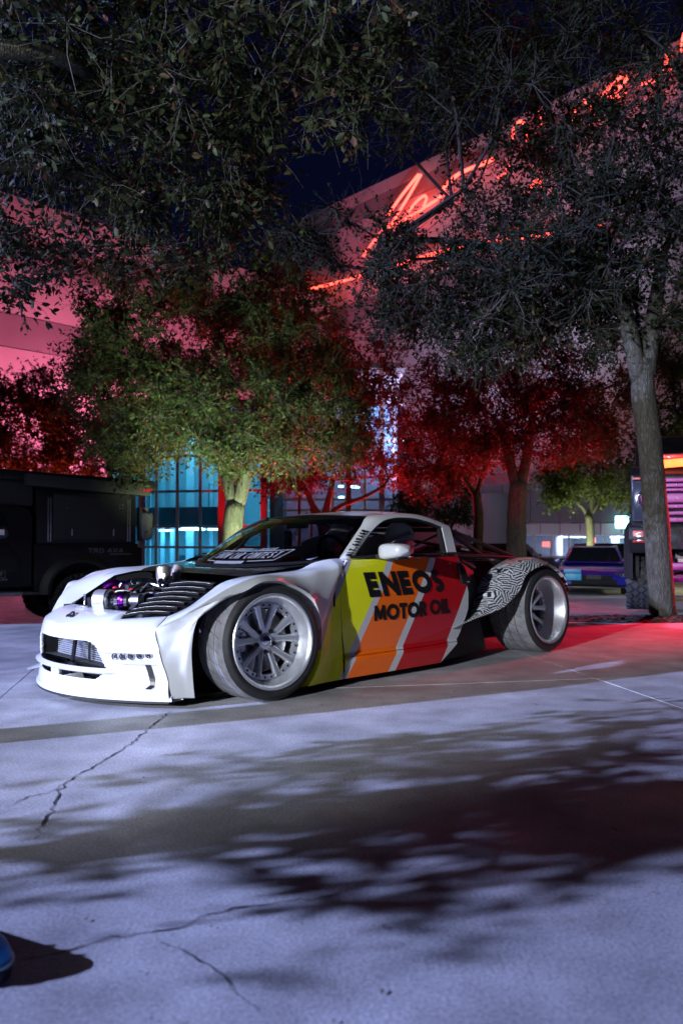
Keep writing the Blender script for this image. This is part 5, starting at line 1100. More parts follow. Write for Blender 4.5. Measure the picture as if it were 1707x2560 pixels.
# -- cabin
MB().box((1.6, .0, .45), (1.5, 1.5, .5)).build('cabin_tub', M['void'], car)
MB().grid([[(2.30, -.72, .745), (2.30, .72, .745)], [(1.95, -.68, .77), (1.95, .68, .77)], [(1.85, -.66, .66), (1.85, .66, .66)]]).build('dashboard', M['matte'], car, smooth=True)
def seat(yc_):
    st = empty('seat', (1.12, yc_, .45)); st.parent = car
    rows = []
    for z, w, d in ((.0, .23, .0), (.15, .24, -.03), (.28, .25, -.06), (.36, .20, -.085), (.42, .13, -.10), (.50, .125, -.12), (.545, .09, -.13), (.56, .02, -.135)):
        r = []
        for t in np.linspace(-1, 1, 15): r.append((d + .16 * abs(t) ** 3 * (1 if z < .4 else .35), w * t, z))
        rows.append(r)
    for j in range(len(rows)): rows[j] = [tuple(p) for p in rows[j]]
    sh = MB().grid(rows).build('shell', M['seat'], st, smooth=True); k_ = sh.modifiers.new('thick', 'SOLIDIFY'); k_.thickness = .03
    for s in (-1, 1):                                            # head wings
        rw = []
        for u in np.linspace(0, 1, 9):
            x = -.09 + u * .30; zt_ = .505 - .07 * u ** 2 - .0; zb = .335 - .05 * u; y = s * (.135 + .05 * math.sin(u * 1.5)); rw.append([(x, y, zb), (x + .01, y + s * .012, (zb + zt_) / 2), (x, y, zt_)])
        wg = MB().grid(rw).build('head_wing', M['seat'], st, smooth=True); k_ = wg.modifiers.new('thick', 'SOLIDIFY'); k_.thickness = .022
        if s > 0: letters('STATUS:', lambda u, v, l: (.155 - u, .135 + .05 * math.sin((.245 - u) / .30 * 1.5) + .024 + l, .425 + v), .032, {'*': .022, ':': .012}, .004, .006, step=.01).build('seat_lettering', M['ink'], wg)
    MB().lathe([(0, .10), (.05, .09), (.085, .055), (.105, 0), (.105, -.08)], (-.06, 0, .505), (0, 0, 1), 24).build('headrest', M['seat'], st, smooth=True)
    MB().box((-.02, 0, .2), (.05, .36, .34)).build('pad', M['matte'], st, bevel=.02)
    return st
seat(.30); seat(-.36)
for s in (1, -1):
    MB().tube([(2.05, s * .64, .70), (1.86, s * .57, .94), (1.66, s * .50, 1.045), (1.0, s * .49, 1.06), (.82, s * .51, 1.0), (.82, s * .60, .6)], .018, 10).build('cage_tube', M['matte'], car, smooth=True)
    MB().tube([(1.9, s * .70, .60), (.85, s * .66, .78)], .016, 8).build('cage_tube', M['matte'], car, smooth=True)
MB().tube([(.85, -.5, 1.03), (.85, .5, 1.03)], .018, 8).build('cage_tube', M['matte'], car, smooth=True); MB().tube([(.86, -.5, 1.0), (.83, .58, .62)], .016, 8).build('cage_tube', M['matte'], car, smooth=True); MB().tube([(1.68, -.5, 1.045), (1.68, .5, 1.045)], .018, 8).build('cage_tube', M['matte'], car, smooth=True)
sw = [(1.78 + .05 * math.cos(a), .33 + .15 * math.sin(a), .80 + .14 * math.cos(a)) for a in np.linspace(0, 2 * math.pi, 25)]; MB().tube(sw, .014, 8).build('steering_wheel', M['matte'], car, smooth=True); MB().tube([(1.79, .33, .80), (2.0, .33, .74)], .03, 10).build('steering_column', M['matte'], car, smooth=True)
MB().box((1.86, .02, 1.02), (.03, .22, .05)).build('rear_view_mirror', M['black'], car, bevel=.01)
MB().grid([[(1.95, -.10, .775), (1.93, .16, .79)], [(1.80, -.12, .86), (1.79, .14, .87)]]).build('display_panel', M['seat'], car)
# panel gaps
for s in (1, -1):
    MB().tube([(p[0][0] + .001, s * p[0][1], p[0][2] + .001) for p in ST[:9]], .0025, 5).build('panel_gap', M['ink'], car)
    MB().tube([(Xb(s * yc(z), z) + .001, s * (yc(z) + .001), z) for z in np.linspace(.06, .42, 14)], .0022, 5).build('panel_gap', M['ink'], car)
mb = MB()
for r in (DF,):
    mb.tube([(p[0] + .001, Yd(p[0], p[1]) - .002, p[1]) for p in r], .0035, 5)
mb.build('door_gap', M['ink'], car)
# card hanging behind the windscreen
h0 = P(715, 1328, -.12); hp = empty('event_pass', (0, 0, 0), label='orange and white paper pass hanging behind the race car windscreen', cat='pass')
def toW(p): q_ = O_ + p[0] * A_ + p[1] * N_; return Vector((q_[0], q_[1], p[2]))
M['pass_o'] = mat('orange_print', (.75, .24, .03), .5); M['pass_y'] = mat('yellow_print', (.75, .55, .12), .5); M['pass_r'] = mat('red_print', (.5, .05, .02), .5)
for nm, (x0, x1, y0_, y1_), mt, dd in (('card', (710, 730, 1327, 1380), 'pass_o', 0), ('white_strip', (710.5, 718, 1334, 1368), 'decal', .003), ('red_print', (719.5, 728.5, 1345, 1361), 'pass_r', .003), ('yellow_print', (719, 728.5, 1333, 1343), 'pass_y', .003), ('number_strip', (708, 728, 1378, 1391), 'decal', .004)):
    q_ = [toW(P(a, c + (a - 710) * -.28 * (nm == 'number_strip'), -.12)) for a, c in ((x0, y0_), (x1, y0_), (x1, y1_), (x0, y1_))]
    nn = -(q_[1] - q_[0]).cross(q_[3] - q_[0]).normalized(); nn = nn if nn.y < 0 else -nn
    q_ = [p + nn * dd for p in q_]; MB().add(q_ + [p - nn * .0012 for p in q_], [(0, 1, 2, 3), (7, 6, 5, 4)] + [(i, (i + 1) % 4, 4 + (i + 1) % 4, 4 + i) for i in range(4)]).build(nm, M[mt], hp)

# ------------------------------------------------------------------ other vehicles
def simple_wheel(parent, c, axis, Rt, W_, rim='steel', lugs=0, spokes=6, rr=.62):
    w = empty('wheel', c); w.parent = parent; u, v, a = frame_of(axis)
    MB().lathe([(Rt * rr, -W_), (Rt * .95, -W_), (Rt, -W_ * .93), (Rt, -W_ * .07), (Rt * .95, 0), (Rt * rr, 0), (Rt * rr * .96, -.02)], (0, 0, 0), axis, 48).build('tyre', M['rubber'], w, smooth=True, angle=35)
    mb = MB(); mb.lathe([(Rt * rr, -W_ + .01), (Rt * rr * .97, -.005), (Rt * rr * .9, -.008), (Rt * rr * .84, -.05)], (0, 0, 0), axis, 36); mb.lathe([(Rt * .16, -.01), (Rt * .14, -.03), (0, -.012)][::-1], (0, 0, 0), axis, 20)
    for k in range(spokes):
        an = 2 * math.pi * k / spokes; d = u * math.cos(an) + v * math.sin(an); mb.bar(d * Rt * .1 - a * .035, d * Rt * rr * .88 - a * .03, Rt * .10, .03, a)
    mb.build('rim', M[rim], w, smooth=True, angle=35)
    MB().lathe([(0, -.10), (Rt * rr * .9, -.10)], (0, 0, 0), axis, 24).build('wheel_back', M['void'], w)
    if lugs:                                     # chunky tread blocks
        mb = MB()
        for k in range(lugs):
            for j, (t, wd, sk) in enumerate(((.06, .20, .5), (.30, .16, -.5), (.52, .16, .5), (.74, .16, -.5), (.97, .20, .5))):
                an = 2 * math.pi * (k + .5 * (j % 2)) / lugs; rad = u * math.cos(an) + v * math.sin(an); tan = a.cross(rad)
                mb.bar(rad * (Rt - .004) - a * (W_ * (t - wd / 2)) - tan * sk * .035, rad * (Rt - .004) - a * (W_ * (t + wd / 2)) + tan * sk * .035, Rt * 6.283 / lugs * .62, .05, rad)
        mb.build('tread_block', M['lug'], w, kind='stuff')
    return w
M['grey_badge'] = mat('grey_badge', (.10, .10, .11), .5)
M['lug'] = mat('lug_rubber', (.035, .035, .04), .6, bump=.2, bscale=80)
M['truckpaint'] = mat('satin_black_paint', (.007, .007, .008), .40, coat=.06, spec=.3)
M['magenta'] = mat('magenta_paint', (.34, .004, .16), .4)
M['headlamp'] = mat('lamp_glass', (.07, .08, .11), .1, metal=.5)
M['bluepaint'] = mat('deep_blue_paint', (.02, .02, .26), .2, coat=.8)
M['cyan'] = mat('cyan_vinyl', (.03, .33, .55), .4)

def body(root, prof, half, mt, name='body', cuts=(), inset=.06, bev=.05):
    """side profile (x, z) swept to +-half with a softened edge"""
    n = len(prof); rows = []
    for y, k in ((-half, 1), (-half + bev * .35, .4), (-half + bev, 0), (half - bev, 0), (half - bev * .35, .4), (half, 1)):
        c = np.mean(prof, 0); rows.append([(p[0] + (c[0] - p[0]) / (abs(c[0] - p[0]) + .3) * bev * k * .9, y, p[1] + (c[1] - p[1]) / (abs(c[1] - p[1]) + .3) * bev * k * .9) for p in prof] )
        rows[-1].append(rows[-1][0])
    mb = MB().grid(rows); mb.f.append(tuple(range(n))[::-1]); b0 = 5 * (n + 1); mb.f.append(tuple(range(b0, b0 + n)))
    return mb.build(name, mt, root, smooth=True, angle=32)
def arch_prof(top, x0, x1, zb, wheels, r):
    """closed profile: top points from rear (x0) to front (x1), then the underside with wheel arches"""
    pts = list(top)
    for c in sorted(wheels, reverse=True):
        for a in np.linspace(0, math.pi, 9): pts.append((c + r * math.cos(a), max(zb, zb + 0) + r * math.sin(a) * .95))
    return pts
# -- black camper pickup at the left: x forward along its heading
hd = R(180 + 35); tx, ty = -3.52, 13.8
trk = empty('camper_truck', (tx, ty, Gf(-4.2, 13.2)), hd, label='black lifted pickup truck with slab sided camper box at the left', cat='pickup truck'); trk.scale = (1, 1, .95)
# origin: rear left corner of the bed on the ground; y = 0 near side, negative y towards the far side
Wt = 1.85
def tb_(x0, x1, z0, z1, y0=0, y1=-Wt, mt='truckpaint', nm='bed', bv=.03): return MB().box(((x0 + x1) / 2, (y0 + y1) / 2, (z0 + z1) / 2), (x1 - x0, abs(y1 - y0), z1 - z0)).build(nm, M[mt], trk, bevel=bv)
def side_poly(nm, pts, y, mt, th=.04):
    mb = MB(); mb.prism(pts, lambda u, v: (u, y, v), lambda u, v: (u, y - th, v)); return mb.build(nm, M[mt], trk, bevel=.008)
wx = .98
archp = [(wx + .56 * math.cos(a), .62 + .52 * math.sin(a)) for a in np.linspace(math.pi, 0, 15)]
side_poly('bed_side', [(0, 1.42), (0, .72), (.10, .66), (.40, .64)] + archp[::-1][::-1][::1][0:0] + [(wx - .56 + 0.0, .62)][0:0] + [(p[0], p[1]) for p in archp] + [(1.62, .62), (1.72, .62), (1.72, 1.42)], .0, 'truckpaint')
tb_(0, 1.72, .9, 1.40, -.06, -Wt + .06, 'void', 'bed_floor'); side_poly('bed_side', [(0, 1.42), (0, .72), (.4, .64)] + archp + [(1.72, .62), (1.72, 1.42)], -Wt + .04, 'truckpaint')
fl = []
for k, a in enumerate(np.linspace(math.pi + .1, -.1, 21)): fl.append([(wx + r_ * math.cos(a), y_, .62 + r_ * .95 * math.sin(a)) for r_, y_ in ((.50, .005), (.50, .09), (.55, .10), (.62, .06), (.66, .003))])
MB().grid(fl).build('fender_flare', M['matte'], trk, smooth=True, angle=40)
tb_(-.10, .0, .70, 1.36, -.04, -Wt + .04, 'truckpaint', 'tailgate'); tb_(-.28, -.06, .62, .78, .0, -Wt, 'matte', 'bumper')
# camper box
tb_(.02, 1.68, 1.39, 2.42, -.05, -Wt + .05, 'truckpaint', 'camper_box', .02)
for k in range(4): tb_(.13 + k * .0, 1.42, 1.50, 2.31, -.036, -.05, 'matte', 'side_hatch', .01) if k == 0 else None
for x in (.12, .16, 1.45, 1.49): tb_(x, x + .018, 1.46, 2.22, -.03, -.05, 'steel', 'edge_strip', .003)
for x in (.26, .31, 1.20): 
    for z in (2.12, 2.06): MB().lathe([(.014, 0), (.010, .008), (0, .009)], (x, -.034, z), (0, 1, 0), 8).build('rivet', M['steel'], trk)
for x in (.42, 1.12): MB().bar((x, -.03, 1.56), (x, -.02, 1.68), .025, .02).build('hatch_latch', M['steel'], trk)
mb = MB(); mb.prism([(-.36, 2.41), (3.3, 2.56), (3.3, 2.72), (-.30, 2.58)], lambda u, v: (u, -.01, v), lambda u, v: (u, -Wt + .01, v)); mb.build('camper_roof', M['truckpaint'], trk, bevel=.02)
MB().bar((-.14, .10, 2.385), (1.9, .10, 2.50), .22, .20).build('awning_case', M['matte'], trk, bevel=.02)
tb_(1.72, 3.25, 2.07, 2.52, -.12, -Wt + .12, 'matte', 'roof_rack', .02)
letters('CAMP', lambda u, v, l: (.20 - u - .14, .212 + l, 2.355 + v), .06, {'*': .05}, .012, .012).build('awning_lettering', M['redpaint'], trk)
letters('TRD 4X4', lambda u, v, l: (.86 - u, .003 + l, 1.26 + v), .085, {'*': .085, ' ': .02}, .012, .018, lean=.0).build('bed_lettering', M['grey_badge'], trk)
MB().box((.30, .004, 1.235), (.36, .004, .02)).build('bed_stripe', M['grey_badge'], trk)
# cab with rear door and side window
side_poly('cab_side', [(1.76, .70), (1.76, 1.9), (1.84, 2.02), (1.98, 2.06), (3.2, 2.06), (3.75, 1.45), (4.3, 1.42), (4.3, .70)], .0, 'truckpaint', .06)
mb = MB(); mb.prism([(1.76, .70), (1.76, 2.0), (1.98, 2.08), (3.2, 2.08), (3.75, 1.45), (5.3, 1.36), (5.5, 1.2), (5.5, .75)], lambda u, v: (u, -.07, v), lambda u, v: (u, -Wt + .02, v)); mb.build('cab', M['truckpaint'], trk, bevel=.05)
M['truckglass'] = mat('black_window', (.006, .007, .009), .06, spec=.6)
side_poly('rear_door', [(1.96, .80), (1.90, 1.10), (2.10, 1.40), (2.10, 1.46), (3.0, 1.46), (3.0, .80)], .012, 'truckpaint', .02)
side_poly('door_window', [(2.16, 1.52), (2.10, 1.58), (2.16, 1.90), (2.22, 1.95), (3.0, 1.95), (3.0, 1.47), (2.6, 1.48)], .010, 'truckglass', .02)
MB().bar((2.38, .035, 1.315), (2.62, .035, 1.315), .03, .03).build('door_handle', M['steel'], trk, bevel=.006); MB().bar((1.95, .016, 1.20), (3.0, .016, 1.20), .012, .015).build('body_crease', M['truckpaint'], trk)
MB().bar((2.0, .02, 1.0), (3.1, .02, 1.0), .03, .05).build('door_trim', M['matte'], trk, bevel=.006)
MB().box((2.26, .014, 1.62), (.16, .006, .09)).build('window_sticker', M['decal'], trk)
letters('HNVE', lambda u, v, l: (3.02 - u, .016 + l, .83 + v), .06, {'*': .05}, .012, .012).build('door_lettering', M['steel'], trk); MB().bar((3.04, .017, .905), (2.76, .017, .965), .02, .004, (0, 1, 0)).build('door_logo', M['steel'], trk)
MB().tube([(2.62, .017, .86), (2.56, .017, .94), (2.52, .017, .85), (2.46, .017, .94), (2.44, .017, .86), (2.40, .017, .92)], .008, 5).build('door_logo', M['steel'], trk)
letters('FUMA', lambda u, v, l: (2.30 - u, .016 + l, .82 + v), .035, {'*': .036}, .010, .008).build('door_lettering', M['steel'], trk); letters('F', lambda u, v, l: (2.25 - u, .016 + l, .885 + v), .07, {'*': .06}, .01, .012).build('door_logo', M['steel'], trk)
MB().tube([(2.28, .018, .87), (2.28, .018, .975), (2.16, .018, .975), (2.16, .018, .87), (2.28, .018, .87)], .006, 5).build('door_logo', M['steel'], trk)
MB().bar((1.9, -.02, .60), (3.9, -.02, .60), .10, .08).build('rock_slider', M['steel'], trk, bevel=.02)
MB().box((2.5, -Wt / 2, .70), (5.0, .9, .16)).build('chassis', M['void'], trk)
MB().tube([(0.3, -.3, .55), (2.2, -.4, .6)], .05, 8).build('exhaust', M['steel'], trk); MB().tube([(wx, -.1, .44), (wx, -Wt + .1, .44)], .07, 10).build('axle', M['matte'], trk)
MB().lathe([(0, -.16), (.15, -.12), (.16, .12), (0, .16)], (wx, -Wt / 2, .44), (1, 0, 0), 14).build('differential', M['steel'], trk, smooth=True)
for x in (wx, 4.35):
    simple_wheel(trk, (x, .10, .445), (0, 1, 0), .44, .29, 'steel', 30); simple_wheel(trk, (x, -Wt - .10, .445), (0, -1, 0), .44, .29, 'steel', 30)
MB().lathe([(0, -.30), (.10, -.28), (.13, -.2), (.13, .12), (.11, .2), (.04, .22), (.04, .28), (.07, .30), (0, .31)], (-.20, -.16, 1.78), (0, 0, 1), 20).build('gas_bottle', M['grey_badge'], trk, smooth=True, angle=40)
MB().box((-.08, -.14, 1.78), (.05, .1, .62)).build('bottle_rack', M['matte'], trk, bevel=.008); MB().tube([(-.14, -.03, 1.62), (-.3, -.06, 1.72), (-.3, -.08, 1.92), (-.14, -.02, 2.02)], .012, 6).build('strap', M['ink'], trk, smooth=True)
MB().bar((-.28, -.05, .98), (-.85, -.2, .98), .09, .07).build('hitch_rack', M['redpaint'], trk, bevel=.01); MB().bar((-.78, -.18, .98), (-.98, -.25, .86), .09, .07).build('hitch_rack', M['redpaint'], trk, bevel=.01); MB().tube([(-.3, -.1, .9), (-.6, -.15, .75)], .02, 6).build('rack_stay', M['matte'], trk)

# -- lifted show truck on the right: x forward
M['glowbar'] = emis('red_orange_bar', (1, .10, .02), 7)
rx_, ry_ = 5.62, 12.1
hd2 = math.atan2(-.93, -.36)
lt = empty('lifted_truck', (rx_, ry_, Gf(rx_, ry_) + .0), hd2, label='lifted show truck with magenta grille behind the right oak trunk', cat='pickup truck'); lt.scale = (1.16, 1.16, 1.16)
# origin below the centre of the front bumper
def lb(c, d, mt, nm, bv=.03, rot=None, par=None): return MB().box(c, d, rot).build(nm, M[mt], par or lt, bevel=bv)
mb = MB(); mb.prism([(-.12, 1.02), (-.05, 1.85), (-.22, 1.98), (-1.5, 2.06), (-1.5, 1.02)], lambda u, v: (u, 1.0, v), lambda u, v: (u, -1.0, v)); mb.build('front_end', M['truckpaint'], lt, bevel=.05)
mb = MB(); mb.prism([(-1.5, 1.0), (-1.5, 2.06), (-2.2, 2.62), (-4.0, 2.66), (-4.1, 2.0), (-6.0, 1.98), (-6.0, 1.0)], lambda u, v: (u, .96, v), lambda u, v: (u, -.96, v)); mb.build('cab', M['truckpaint'], lt, bevel=.06)
MB().grid([[(-1.56, -.82, 2.08), (-1.56, .82, 2.08)], [(-2.14, -.74, 2.56), (-2.14, .74, 2.56)]]).build('windscreen', M['truckglass'], lt)
mb = MB(); mb.tube([(-.10, -.75, 1.99), (-.06, 0, 2.03), (-.10, .75, 1.99)], .055, 12); mb.build('light_bar', M['glowbar'], lt, smooth=True)
MB().bar((-.30, -.5, 2.1), (-1.2, -.4, 2.2), .5, .10).build('hood_scoop', M['redpaint'], lt, bevel=.03)
gr = lb((-.03, 0, 1.50), (.08, 1.22, .60), 'void', 'grille', .01)
for k, (z, h) in enumerate(((1.24, .06), (1.33, .05), (1.42, .05), (1.53, .12), (1.64, .04), (1.70, .05), (1.77, .05))):
    lb((.03, 0, z), (.05, 1.2, h), 'magenta', 'grille_bar', .008, par=gr)
    for q_ in range(9): MB().lathe([(.010, 0), (.007, .006), (0, .007)], (.056, -.56 + q_ * .14, z), (1, 0, 0), 6).build('rivet', M['chrome'], gr)
for s in (-1, 1):
    hl = lb((-.05, s * .80, 1.50), (.10, .36, .56), 'headlamp', 'headlight', .03)
    MB().tube([(.03, s * .80 + .11 * math.cos(a), 1.52 + .13 * math.sin(a)) for a in np.linspace(R(90), R(450), 7)], .022, 6).build('lamp_ring', M['chrome'], hl, smooth=True)
    MB().tube([(.02, s * .80 + .06 * math.cos(a), 1.52 + .07 * math.sin(a)) for a in np.linspace(R(90), R(450), 7)], .016, 6).build('lamp_ring', M['magenta'], hl, smooth=True)
    for q_ in range(4): lb((.012, s * .665, 1.30 + q_ * .13), (.03, .05, .08), 'chrome', 'lamp_cell', .008, par=hl)
    lb((.0, s * .82, 1.80), (.10, .30, .035), 'redpaint', 'marker_strip', .008)
    bw = MB(); bw.prism([(.02, 1.16), (.30, 1.14), (.34, .98), (.16, .80), (-.1, .80), (-.1, 1.16)], lambda u, v: (u, s * 1.02, v), lambda u, v: (u, s * .62, v)); w_ = bw.build('bumper_corner', M['matte'], lt, bevel=.02)
    lb((.315, s * .84, 1.02), (.03, .26, .16), 'redpaint', 'fog_lamp', .01, par=w_); 
    for q_ in range(3): lb((.335, s * .84, .97 + .05 * q_), (.012, .16, .012), 'chrome', 'fog_bar', .003, par=w_)
    for xw in (-.75, -4.4): simple_wheel(lt, (xw, s * 1.06, .46), (0, s, 0), .46, .36, 'steel', 26)
    fl = []
    for a in np.linspace(math.pi + .15, -.15, 17): fl.append([(-.75 + r_ * math.cos(a), s * y_, .55 + r_ * math.sin(a)) for r_, y_ in ((.56, .90), (.58, 1.10), (.66, 1.06), (.74, .98))])
    MB().grid(fl).build('fender_flare', M['matte'], lt, smooth=True, angle=40)
lb((.06, 0, 1.0), (.24, 1.3, .30), 'matte', 'bumper', .03)
hx = MB()
for i in range(9):
    for j in range(3):
        y, z = -.36 + i * .09 + .045 * (j % 2), .93 + j * .075
        hx.lathe([(.040, 0), (.034, .012), (.030, 0)], (.185, y, z), (1, 0, 0), 6, a0=R(0), a1=2 * math.pi)
hx.build('bumper_mesh', M['magenta'], lt)
lb((-.2, 0, .62), (.3, 1.2, .10), 'magenta', 'skid_bar', .02); MB().tube([(-.75, -.8, .46), (-.75, .8, .46)], .08, 10).build('axle', M['magenta'], lt); lb((-3, 0, .85), (5.6, .8, .2), 'void', 'chassis', .02)
for s in (-1, 1):
    MB().tube([(-.5, s * .5, .5), (-.6, s * .46, 1.05)], .05, 10).build('shock_absorber', M['chrome'], lt, smooth=True); MB().tube([(-.1, s * .3, .62), (-.75, s * .55, .5)], .035, 8).build('steering_link', M['steel'], lt)

# -- smaller cars further back
def sedan(name, loc, heading, L_, W_, H_, mt, label, cat, hood=.62, glass_front='truckglass', roofx=(.36, .66), wheels=True, group=None, grille=True, suv=False, rimm='steel'):
    r = empty(name, loc, heading, label=label, cat=cat, group=group); hL = L_ / 2; wr = .33 if not suv else .38; zb = .22 if not suv else .36
    xr, xf = -hL * .60, hL * .62
    hb = H_ * (.62 if not suv else .60); hh = H_ * (.56 if not suv else .60)
    if not suv: top = [(-hL, zb + .05), (-hL - .02, hb * .75), (-hL + .08, hb * 1.02), (-hL * .5, hb * 1.08), (hL * .38, hb * 1.05), (hL * .62, hh * 1.0), (hL * .92, hh * .86), (hL, hh * .66), (hL + .02, zb + .06)]
    else: top = [(-hL, zb), (-hL, hb), (hL * .35, hb), (hL * .95, hb * .98), (hL, hb * .9), (hL, zb)]
    pr = arch_prof(top, -hL, hL, zb, (xr, xf), wr * 1.12); body(r, pr, W_ / 2, M[mt], 'body', bev=.10 if not suv else .06)
    cw = W_ / 2 * .86; zc = hb * 1.03
    if not suv: cp = [(-hL * .80, zc), (-hL * .38, H_ * .985), (-hL * .05, H_), (hL * .10, H_ * .985), (hL * .50, zc)]
    else: cp = [(-hL * .96, zc), (-hL * .90, H_ * .98), (hL * .05, H_), (hL * .12, H_ * .98), (hL * .36, zc)]
    mb = MB(); k = .80 if not suv else .92
    lo = [(x, cw * (1 if abs(z - zc) < .01 else k), z) for x, z in cp]; n = len(cp)
    mb.add([(x, y, z) for x, y, z in lo] + [(x, -y, z) for x, y, z in lo], [tuple(range(n)), tuple(range(2 * n - 1, n - 1, -1))] + [(i, i + 1, n + i + 1, n + i) for i in range(n - 1)]); mb.build('cabin', M[mt], r, bevel=.05)
    # windows
    f0, f1 = cp[-1], cp[-2]; d = lambda p, q_, t: (p[0] + (q_[0] - p[0]) * t, p[1] + (q_[1] - p[1]) * t)
    a, c = d(f0, f1, .08), d(f0, f1, .92); nx, nz = (f0[1] - f1[1]), (f0[0] - f1[0]); q_ = math.hypot(nx, nz); nx, nz = abs(nx) / q_ * .012, abs(nz) / q_ * .012
    MB().grid([[(a[0] + nx, -cw * .90, a[1] + nz), (a[0] + nx, cw * .90, a[1] + nz)], [(c[0] + nx, -cw * k * .90, c[1] + nz), (c[0] + nx, cw * k * .90, c[1] + nz)]]).build('windscreen', M[glass_front], r)
    for s in (1, -1):
        zt = H_ * .93; zl = zc + .03; yl, yt = cw + .012, cw * (1 - (1 - k) * (zt - zc) / (H_ - zc)) + .012
        xs_ = (-hL * .60, -hL * .30, hL * .02, hL * .06, hL * .38) if not suv else (-hL * .9, -hL * .45, -hL * .40, -hL * .02, hL * .26)
        xt_ = (-hL * .36, -hL * .26, hL * .0, hL * .05, hL * .12) if not suv else (-hL * .87, -hL * .45, -hL * .40, -hL * .02, hL * .10)
        for i, j in ((0, 1), (1, 2), (3, 4)): MB().add([(xs_[i], s * yl, zl), (xs_[j] - .03, s * yl, zl), (xt_[j] - .03, s * yt, zt), (xt_[i], s * yt, zt)], [(0, 1, 2, 3)]).build('side_window', M['truckglass'], r)
        hlm = MB(); hlm.box((hL * .93, s * W_ * .37, hh * .74), (.22, W_ * .2, .11), Matrix.Rotation(-s * .35, 3, 'Z')); hlm.build('headlight', M['headlamp'], r, bevel=.03)
        MB().box((hL * .34, s * (W_ / 2 + .07), zc + .04), (.10, .17, .11)).build('mirror', M[mt], r, bevel=.03)
        MB().bar((-hL * .1, s * (W_ / 2 + .006), hb * .86), (-hL * .02, s * (W_ / 2 + .006), hb * .86), .02, .02).build('door_handle', M['steel'], r)
        for x in (xr, xf): simple_wheel(r, (x, s * W_ / 2 * .985, wr), (0, s, 0), wr, .22, rimm, spokes=9, rr=.72)
    if grille: MB().box((hL + .0, 0, hh * .66), (.06, W_ * .5, .10)).build('grille', M['void'], r, bevel=.02)
    MB().box((hL - .01, 0, zb + .12), (.08, W_ * .62, .14)).build('lower_intake', M['void'], r, bevel=.02)
    MB().box((0, 0, zb + .02), (L_ * .9, W_ * .84, .1)).build('underbody', M['void'], r); MB().box((hL + .03, 0, .47), (.02, .36, .11)).build('number_plate', M['matte'], r)
    return r
M['plumpaint'] = mat('dark_plum_paint', (.05, .025, .035), .22, coat=.7)
M['glass_show'] = mat('reflective_windscreen', (.01, .012, .014), .05, spec=.8)
cx0, cy0 = 6.75, 20.9
cv = sedan('tuned_car', (cx0 + .3, cy0 + 1.4, Gf(cx0, cy0)), math.atan2(-.93, -.30), 4.3, 1.8, 1.24, 'bluepaint', 'deep blue tuned car with cyan decals facing the camera on the right', 'car', glass_front='glass_show')
for (y, z, w, h, x) in ((-.52, .62, .42, .10, 2.16), (-.50, .47, .40, .17, 2.19)): MB().box((x, y, z), (.02, w, h)).build('cyan_decal', M['cyan'], cv, bevel=.004)
mb = MB(); mb.prism([(0, 0), (.34, .10), (.42, .24), (.20, .22), (.22, .32), (-.02, .16)], lambda u, v: (2.0 - u * .9, .906, .48 + v), lambda u, v: (2.0 - u * .9, .90, .48 + v)); mb.build('cyan_decal', M['cyan'], cv)
MB().bar((2.22, -.8, .22), (2.22, .8, .22), .22, .03).build('front_lip', M['black'], cv, bevel=.01)
p = wp(1150, 1420, 25.0)
pk = sedan('parked_car', (p.x, 25.6, Gf(p.x, 25.2)), math.atan2(-.34, .94), 4.9, 1.85, 1.36, 'plumpaint', 'dark coupe with pinkish bonnet seen past the roof tubes of the race car', 'car')
MB().box((2.47, 0, .56), (.03, 1.1, .20)).build('chrome_frame', M['steel'], pk, bevel=.02)
p = wp(1350, 1400, 33.0)
sv = sedan('off_roader', (p.x - .6, 34.5, Gf(p.x, 34)), math.atan2(-.40, .90), 4.6, 1.9, 1.52, 'truckpaint', 'dark boxy off-roader with greenish windscreen behind the dark coupe', 'off-roader', suv=True)
p = wp(1465, 1385, 36.0)
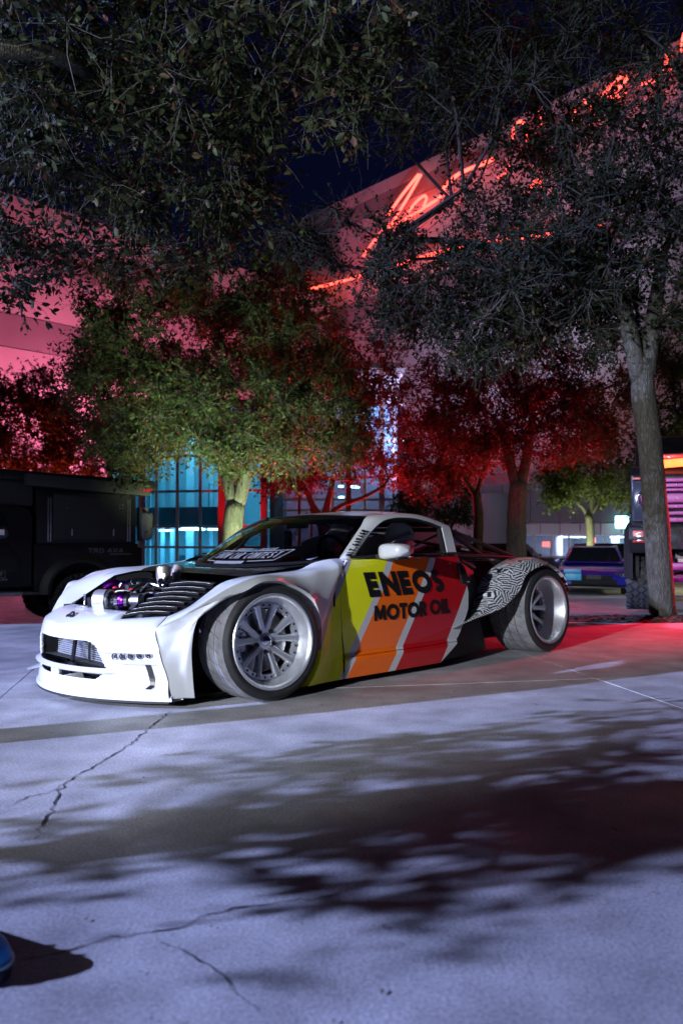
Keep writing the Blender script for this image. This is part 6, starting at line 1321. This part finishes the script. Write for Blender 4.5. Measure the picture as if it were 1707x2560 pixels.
jp = sedan('off_roader', (p.x + 1.6, 36.0, Gf(p.x, 36)), math.atan2(.25, .97), 4.4, 1.9, 1.55, 'truckpaint', 'dark off-roader with round spare wheel seen from behind, beyond the blue car', 'off-roader', suv=True)
MB().lathe([(0, .0), (.25, .02), (.36, .0), (.37, -.12), (.36, -.2)], (-2.42, 0, .98), (-1, 0, 0), 28).build('spare_wheel', M['matte'], jp, smooth=True); MB().lathe([(0, .012), (.22, .012)], (-2.44, 0, .98), (-1, 0, 0), 28).build('spare_cover', M['panel_grey'], jp)

# -- blue shoe tip entering at the lower left edge
sx_, sy_ = gnd_px(-42, 2440)
sh = empty('sneaker', (sx_, sy_, 0.002), R(-28), label='blue and black sneaker toe at the left edge on the concrete', cat='shoe')
M['shoeblue'] = mat('bright_blue_mesh', (.03, .40, .95), .5, bump=.6, bscale=240, bdist=.003); M['shoesole'] = mat('dark_shoe_sole', (.012, .012, .03), .5); M['shoelace'] = mat('pale_blue_trim', (.45, .75, .95), .5)
def foot(zk, k, x0=-.27):
    o = []
    for t in np.linspace(0, 1, 28):
        a = -math.pi / 2 + math.pi * t; o.append((.0 + .062 * math.cos(a) * k * 1.05, .048 * math.sin(a) * k * 1.0, zk))
    return [(x0, -.036 * k, zk)] + [(-.10, -.047 * k, zk)] + o + [(-.10, .043 * k, zk), (x0, .036 * k, zk)]
MB().grid([foot(0, .98), foot(.012, 1.04), foot(.026, 1.02), foot(.032, .96)]).build('sole', M['shoesole'], sh, smooth=True, angle=40)
MB().grid([foot(.030, 1.0), foot(.050, .97), foot(.068, .84), foot(.080, .60), foot(.084, .25)]).build('upper', M['shoeblue'], sh, smooth=True)
for k, a in enumerate((.0, .045, .09)): MB().tube([(-.02 - a, -.046, .052), (-.03 - a, -.02, .084), (-.03 - a, .02, .085), (-.02 - a, .044, .052)], .006, 6).build('trim', M['shoelace' if k != 1 else 'ink'], sh, smooth=True)
e = [(p[0] * 1.02, p[1] * 1.02, p[2]) for p in foot(.034, 1.0)]; MB().tube(e[2:-2], .005, 6).build('welt', M['shoelace'], sh, smooth=True)
